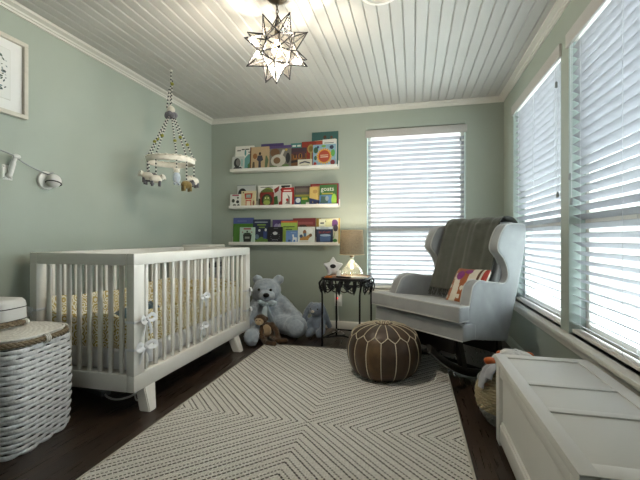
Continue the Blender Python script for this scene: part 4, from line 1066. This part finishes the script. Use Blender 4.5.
# ------------------------------------------------------------------ wingback rocker
CH = Vector((.005, 2.762, 0)); CA = R(-44)
ch = thing('wingback_rocking_chair', 'grey velvet wingback rocking chair in the corner by the windows', 'armchair', CH, CA)
def wx(l):
    t = max(0, min(1, l / .32)); return .392 - .057 * (t * t * (3 - 2 * t))
def taper(b):
    """the chair is wider at the front of the seat than at the back"""
    for v in b.bm.verts: v.co.x *= wx(v.co.y) / .392
    return b
side = [(.0, .335), (.09, .49), (.155, .632), (.19, .66), (.235, .676), (.28, .68), (.38, .662), (.48, .652), (.55, .644), (.585, .665), (.60, .705), (.58, .77), (.535, .83), (.487, .87), (.476, .91), (.497, .965), (.535, 1.02), (.575, 1.052), (.63, 1.066), (.72, 1.07), (.80, 1.066), (.838, 1.025), (.80, .84), (.744, .657), (.68, .479), (.60, .25), (.585, .228)]
sp2 = [(p.x, p.y) for p in spline([Vector((y, z, 0)) for y, z in side], 3)]
def wallp(x0, w_):
    """upholstered panel cut into strips so that it can follow the taper"""
    return MB().prism(sp2, w_, M_velvet, (x0, 0, 0), (0, 1, 0), (0, 0, 1))
for sg in (-1, 1):
    b = wallp(.392 - .088, .088)
    for v in b.bm.verts:
        v.co.x = v.co.x * wx(v.co.y) / .392 * sg
    bmesh.ops.recalc_face_normals(b.bm, faces=b.bm.faces)
    soften(b.build('winged_arm', ch), .011, 5)
    b = MB()
    for xx in (.386, .312):
        b.tube([Vector((sg * xx * wx(p[0]) / .392, p[0] - .0005, p[1] + .0005)) for p in sp2[1:62]], .004, M_piping, 6)
    b.build('piping', ch)
back = [(.44, .40), (.55, .72), (.655, 1.02), (.685, 1.07), (.735, 1.09), (.80, 1.07), (.825, 1.02), (.77, .84), (.715, .66), (.65, .46), (.59, .27), (.46, .30)]
soften(MB().prism(back, .56, M_velvet, (-.28, 0, 0), (0, 1, 0), (0, 0, 1)).build('backrest', ch), .014, 5)
soften(MB().box((-.412, .0, .322), (.412, .13, .424), M_velvet).box((-.31, .05, .30), (.31, .58, .41), M_velvet).build('seat_base', ch), .011, 4)
poly = [(-.42, -.035), (.412, -.035), (.395, .085), (.285, .10), (.27, .50), (-.27, .50), (-.285, .10), (-.40, .085)]
b = MB(); b.prism(poly, .098, M_velvet, (0, 0, 0))
for v in b.bm.verts: v.co.z += .444 - .13 * max(0, v.co.y - .05)
soften(b.build('seat_cushion', ch), .011, 7)
b = MB()
for zz in (.448, .537):
    P = [(-.33, .086), (-.397, .076), (-.414, -.028), (-.2, -.032), (0, -.032), (.2, -.032), (.406, -.028), (.391, .076), (.33, .086)]
    b.tube([(x, y, zz - .13 * max(0, y - .05)) for x, y in P], .005, M_piping, 8)
b.tube([(-.405, -.002, .327), (.405, -.002, .327)], .004, M_piping, 6)
b.build('cushion_piping', ch)
# rocker base
for x0, ys in ((-.31, .05), (.27, -.17)):
    pts = []
    for j in range(25):
        y = ys + (.82 - ys) * j / 24; pts.append((y, 1.0 - math.sqrt(1.0 - (y - .5)**2)))
    poly = pts + [(y, z + .05) for y, z in pts[::-1]]
    MB().prism(poly, .04, M_darkwood, (x0, 0, .001), (0, 1, 0), (0, 0, 1), bev=.004).build('rocker', ch)
    for (ya, za, yb_, zb_) in ((.16, .09, .09, .335), (.57, .03, .53, .26)):
        MB().box((-.018, -.022, 0), (.018, .022, 1), M_darkwood, 0, mx=Matrix.Translation((x0 + .02, ya, za)) @ Matrix(((1, 0, 0, 0), (0, 1, yb_ - ya, 0), (0, 0, zb_ - za, 0), (0, 0, 0, 1)))).build('leg', ch)
MB().box((-.29, .06, .21), (.29, .085, .325), M_darkwood, .004).box((-.29, .50, .15), (.29, .525, .26), M_darkwood, .004).build('apron', ch)
MB().tube([(-.29, .34, .06), (.29, .34, .06)], .014, M_darkwood, 10).build('stretcher', ch)

# throw over the back
th = thing('throw_blanket', 'olive-grey fringed throw draped over the wingback chair', 'blanket', CH, CA)
path = [Vector((0, y, z)) for y, z in [(.452, .56), (.51, .72), (.575, .89), (.632, 1.03), (.672, 1.090), (.735, 1.111), (.805, 1.092), (.838, 1.03), (.81, .90)]]
PP = spline(path, 8)
def drape(u, v, off=0):
    q = v * (len(PP) - 1); i = min(len(PP) - 2, int(q)); p = PP[i].lerp(PP[i+1], q - i)
    t = (PP[min(len(PP)-1, i+1)] - PP[max(0, i-1)]).normalized(); n = Vector((0, -t.z, t.y))
    sk = u + .05 * sin(v * 7) 
    fold = .009 * sin(sk * 11 + 2.5 * v) + .005 * sin(sk * 23 - 3 * v) + .002 * sin(sk * 57 + 5 * v)
    amp = 1.0 if v < .45 else .45
    x = -.225 + .475 * u + .012 * sin(v * 9) + .02 * (1 - v) * (u - .5) - .01 * (1 - v)
    # at the right edge the cloth climbs over the wing top
    if v > .42 and u > .86: p = p + Vector((0, 0, .006))
    return Vector((x, p.y, p.z)) + n * (.013 + fold * amp + off)
b = MB(); b.grid(lambda u, v: drape(u, v), 90, 60, M_throw)
o = b.build('cloth', th, 80); m = o.modifiers.new('thick', 'SOLIDIFY'); m.thickness = .006; m.offset = 0
b = MB(); rq = random.Random(2)
for k in range(64):
    u = (k + .5) / 64; p = drape(u, 0)
    b.tube([p, p + Vector((rq.uniform(-.008, .008), -.012, -.03)), p + Vector((rq.uniform(-.02, .02), -.022 + rq.uniform(-.005, .005), -.058))], [.003, .0028, .002], M_fringe, 5)
b.build('fringe', th)
b = MB()
for k in range(40):
    v = .06 + .40 * k / 40; p = drape(1, v)
    b.tube([p, p + Vector((-.004, -.012, -.02)), p + Vector((-.012 + rq.uniform(-.012, .01), -.018, -.075))], [.003, .0028, .002], M_fringe, 5)
b.build('side_fringe', th)

# cushion on the chair
M_pw = fabric('cream_cushion_cotton', '#c9c2b2', '#d6cfc0', 20, 200, .4); M_po = fabric('rust_orange_embroidery', '#8a4c22', '#9b5b30', 30, 200, .6); M_pp = fabric('magenta_embroidery', '#6d1c5e', '#832a78', 30, 200, .6)
M_pd = fabric('dark_brown_embroidery', '#4a3124', '#5c3f2e', 30, 200, .5); M_pr = fabric('red_trim', '#8f2f26', '#a33a2e', 30, 200, .5)
PHX, PHZ = .150, .155
def puff(x, z): return (max(0, (1 - x**4)) * max(0, (1 - z**4))) ** .45
def pil(u, v, sgn):
    x, z = 2*u - 1, 2*v - 1
    return Vector((x * PHX * (1 - .05 * (1 - z*z)), sgn * .05 * puff(x, z), z * PHZ * (1 - .05 * (1 - x*x))))
def pilm(u, v):
    w = .04 * sin(v * 6)
    if ((u - .30) / .13) ** 2 + ((v - .76) / .13) ** 2 < 1 or ((u - .52) / .12) ** 2 + ((v - .88) / .06) ** 2 < 1: return M_pp
    for (a, c, r_) in ((.10, .45, .05), (.08, .18, .05), (.50, .42, .06), (.47, .20, .06), (.13, .68, .035)):
        if (u - a) ** 2 + (v - c) ** 2 < r_ ** 2: return M_pw
    if u < .17 + w: return M_po
    if .38 + w < u < .60 + w * .6: return M_po
    if v > .82 and u < .62: return M_po
    if u > .93: return M_pr
    if .84 < u < .89: return M_pd
    return M_pw
b = MB(); b.grid(lambda u, v: pil(u, v, -1), 48, 48, M_pw, matfn=pilm); b.grid(lambda u, v: pil(1 - u, v, 1), 48, 48, M_pw)
bmesh.ops.remove_doubles(b.bm, verts=b.bm.verts, dist=1e-5)
ca_, sa_ = cos(CA), sin(CA); lxp, lyp = .150, .385
pl = thing('throw_pillow', 'cream and rust orange pillow with magenta flower on the chair', 'pillow', (CH.x + lxp * ca_ - lyp * sa_, CH.y + lxp * sa_ + lyp * ca_, .603))
pl.rotation_euler = (Matrix.Rotation(CA + R(-10), 3, 'Z') @ Matrix.Rotation(R(-30), 3, 'X') @ Matrix.Rotation(R(-2), 3, 'Y')).to_euler()
b.build('cover', pl, 80)

# ------------------------------------------------------------------ white chest under the window
X0, X1, Y0, Y1, ZT = .382, .776, 1.021, 1.992, .406
ct = thing('toy_chest', 'white wooden storage chest with panelled lid under the side windows', 'chest', (X0, Y0, 0))
def Q(x, y, z): return (x - X0, y - Y0, z)
ins = .010
lid = MB()
lid.box(Q(X0, Y0, ZT - .030), Q(X1, Y1, ZT - .006), M_chest, .003)
xa, xb = .43, .724
for (a, c) in ((X0, xa), (xb, X1)): lid.box(Q(a, Y0, ZT - .007), Q(c, Y1, ZT), M_chest, .0022)
for (a, c) in ((Y0, 1.079), (1.372, 1.406), (1.607, 1.640), (1.942, Y1)): lid.box(Q(xa - .001, a, ZT - .007), Q(xb + .001, c, ZT - .0002), M_chest, .0012)
lid.build('lid', ct)
bd = MB().box(Q(X0 + ins + .012, Y0 + .03, .03), Q(X1 - .02, Y1 - .03, ZT - .03), M_chest)
bd.box(Q(X0 + ins, Y0 + .05, ZT - .085), Q(X0 + ins + .02, Y1 - .05, ZT - .03), M_chest, .002)
bd.build('body', ct)
for (a, c) in ((Y0 + .012, Y0 + .075), (Y1 - .075, Y1 - .012)):
    for (x0, x1) in ((X0 + ins - .004, X0 + .055), (X1 - .06, X1 - .012)):
        MB().box(Q(x0, a, 0), Q(x1, c, ZT - .03), M_chest, .003).build('corner_post', ct)
MB().box(Q(X0 + ins - .002, Y0 + .075, .02), Q(X0 + ins + .022, Y1 - .075, .10), M_chest, .005).box(Q(X0 + ins + .004, Y0 + .075, .10), Q(X0 + ins + .02, Y1 - .075, .112), M_chest, .005).build('bottom_rail', ct)

# ------------------------------------------------------------------ belly basket
BC = Vector((.485, 2.17, 0))
bk_ = thing('belly_basket', 'seagrass belly basket with grey base beyond the white chest', 'basket', BC)
M_sea = solid('seagrass', '#978b6e', .85, .12, 80, .4, 150); M_seag = solid('grey_seagrass', '#7a7975', .9, .15, 80, .4, 150)
def bprof(z): return .092 + .064 * sin(pi * min(1, max(0, (z + .0) / .30)) ** .9)
b = MB()
nrow = 20
for k in range(nrow):
    z = .008 + k * .0135; r_ = bprof(z)
    b.tube([((r_ + .0022 * (1 if (j + k) % 2 else -1)) * cos(2*pi*j/48), (r_ + .0022 * (1 if (j + k) % 2 else -1)) * sin(2*pi*j/48), z) for j in range(48)], .0078, M_seag if z < .088 else M_sea, 7, closed=True)
b.lathe([(0, .006), (.09, .006)], M_seag, 32)
b.build('woven_body', bk_, 60)
for a in (R(200), R(20)):
    c = Vector((bprof(.26) * cos(a), bprof(.26) * sin(a), .262)); s = Vector((-sin(a), cos(a), 0)); n = Vector((cos(a), sin(a), 0))
    MB().tube(spline([c - s * .04, c - s * .035 + n * .03 - Vector((0, 0, .025)), c + n * .038 - Vector((0, 0, .04)), c + s * .035 + n * .03 - Vector((0, 0, .025)), c + s * .04], 5), .007, M_seag, 8).build('handle', bk_)
M_cloth = fabric('white_muslin', '#c6c7c7', '#d5d5d4', 20, 120, .5); M_satin = fabric('silver_grey_satin', '#8d9096', '#b1b3b8', 12, 60, .6, .2, .4)
def crumple(name, label, cat, mat, loc, rad, seed, amp=.25):
    rq = random.Random(seed); ph = [rq.uniform(0, 6) for _ in range(9)]
    def fn(u, v):
        a = 2*pi*u; q = pi * v
        r_ = 1 + amp * (sin(3*a + ph[0] + 3*q) * .35 + sin(5*a - 4*q + ph[1]) * .3 + sin(9*a + 7*q + ph[2]) * .2 + sin(14*a - 9*q + ph[3]) * .12)
        return Vector((rad[0] * r_ * sin(q) * cos(a), rad[1] * r_ * sin(q) * sin(a), rad[2] * (1 if True else r_) * -cos(q) * (.8 + .2 * r_) + rad[2]))
    o = MB().grid(fn, 72, 36, mat, closeu=True).build(name, loc=loc); tag(o, label, cat); return o
crumple('folded_muslin', 'white muslin cloth heaped on top of the belly basket', 'cloth', M_cloth, (.52, 2.185, .245), (.10, .098, .066), 4)
b = MB()
o = MB().tube(spline([(0, .03, .0), (-.05, -.02, .03), (-.085, -.04, .018), (-.112, -.06, -.03), (-.118, -.062, -.065)], 6), [.03] * 13 + [.026] * 6 + [.02] * 6, M_satin, 10, flat=(.55, 1)).tube(spline([(.0, -.02, .005), (-.04, -.05, .04), (-.075, -.075, .025), (-.09, -.085, -.01)], 6), .024, M_satin, 10, flat=(.5, 1)).build('satin_cloth', loc=(.455, 2.15, .268)); tag(o, 'silver-grey satin cloth spilling over the basket rim', 'cloth')
M_or = fabric('orange_felt', '#b3531c', '#c4622a', 30, 200, .4)
for (p, e, lb) in (((.400, 2.155, .318), (-.035, -.03, .012), 'orange-tipped soft toy sticking out of basket, farthest from the window'), ((.475, 2.255, .325), (-.03, -.02, .016), 'orange-tipped soft toy in basket, rising behind the white cloth'), ((.585, 2.235, .335), (.03, -.02, .010), 'red-orange tipped soft toy at the basket side nearest the window')):
    r_ = thing('soft_toy', lb, 'soft toy', p, 0, 'orange-tipped soft toys in the basket')
    MB().tube(spline([(-e[0] * 1.8, -e[1] * 1.8, -.06), (0, 0, 0)], 5), [.012, .017, .02, .021, .021, .021], M_cloth, 10).build('body', r_)
    MB().tube([Vector(e) * t for t in (-.1, .2, .5, .8, 1.0, 1.1)], [.021, .022, .021, .017, .01, .002], M_or, 12).build('tip', r_)

# ------------------------------------------------------------------ under the crib
o = MB().box((-.03, -.16, 0), (.03, .16, .035), M_greyplastic, .006).build('power_strip', loc=(-1.97, 2.0, 0), rot=(0, 0, R(72))); tag(o, 'grey power strip on the floor under the crib', 'power strip')
b = MB().tube(spline([(-1.86, 1.98, .02), (-1.80, 1.93, .01), (-1.70, 1.9, .012), (-1.62, 1.93, .03), (-1.56, 1.96, .08), (-1.53, 1.97, .118)], 8), .006, M_plastic, 8)
b.tube([(-1.525 + .012 * cos(q), 1.86 + .004 * cos(q), .078 + .037 * sin(q)) for q in [2*pi*j/24 for j in range(24)]], .0045, M_plastic, 8, closed=True)
o = b.build('white_cable'); tag(o, 'white cable looped below the near end of the crib', 'cable')

# ------------------------------------------------------------------ light, camera
w = bpy.data.worlds.new('overcast'); sc.world = w; w.use_nodes = True
nt = w.node_tree; nt.nodes.clear()
wo = nt.nodes.new('ShaderNodeOutputWorld'); bg = nt.nodes.new('ShaderNodeBackground'); nt.links.new(bg.outputs[0], wo.inputs[0])
tc = nt.nodes.new('ShaderNodeTexCoord'); sx = nt.nodes.new('ShaderNodeSeparateXYZ'); nt.links.new(tc.outputs['Generated'], sx.inputs[0])
rp = nt.nodes.new('ShaderNodeValToRGB'); nt.links.new(sx.outputs[2], rp.inputs[0])
rp.color_ramp.elements[0].position = .0; rp.color_ramp.elements[0].color = (.92, .95, 1, 1)
rp.color_ramp.elements[1].position = .8; rp.color_ramp.elements[1].color = (.80, .90, 1, 1)
nt.links.new(rp.outputs[0], bg.inputs[0]); bg.inputs[1].default_value = 1.3

# broad overcast daylight arriving at the two window walls
def daylight(name, direction, strength):
    l = bpy.data.lights.new(name, 'SUN'); l.energy = strength; l.angle = R(130); l.color = (.90, .96, 1)
    o = bpy.data.objects.new(name, l); col.objects.link(o); o.rotation_euler = Vector(direction).to_track_quat('-Z', 'Y').to_euler(); o.location = (3, 5, 3)
daylight('daylight_side', (-1, -.1, -.12), SUN_A); daylight('daylight_far', (-.15, -1, -.12), SUN_B)
cd = bpy.data.cameras.new('camera'); cam = bpy.data.objects.new('camera', cd); col.objects.link(cam)
cam.location = (0, 0, .965); cam.rotation_euler = (R(90), 0, math.atan2(.2372, .9715))
cd.sensor_width = 36; cd.lens = 381 / 640 * 36; cd.shift_y = -2 / 640; cd.clip_start = .02
sc.camera = cam
vs = sc.view_settings
vs.view_transform = 'Standard'; vs.look = 'None'; vs.exposure = 0.76; vs.gamma = 1.0; vs.use_curve_mapping = False
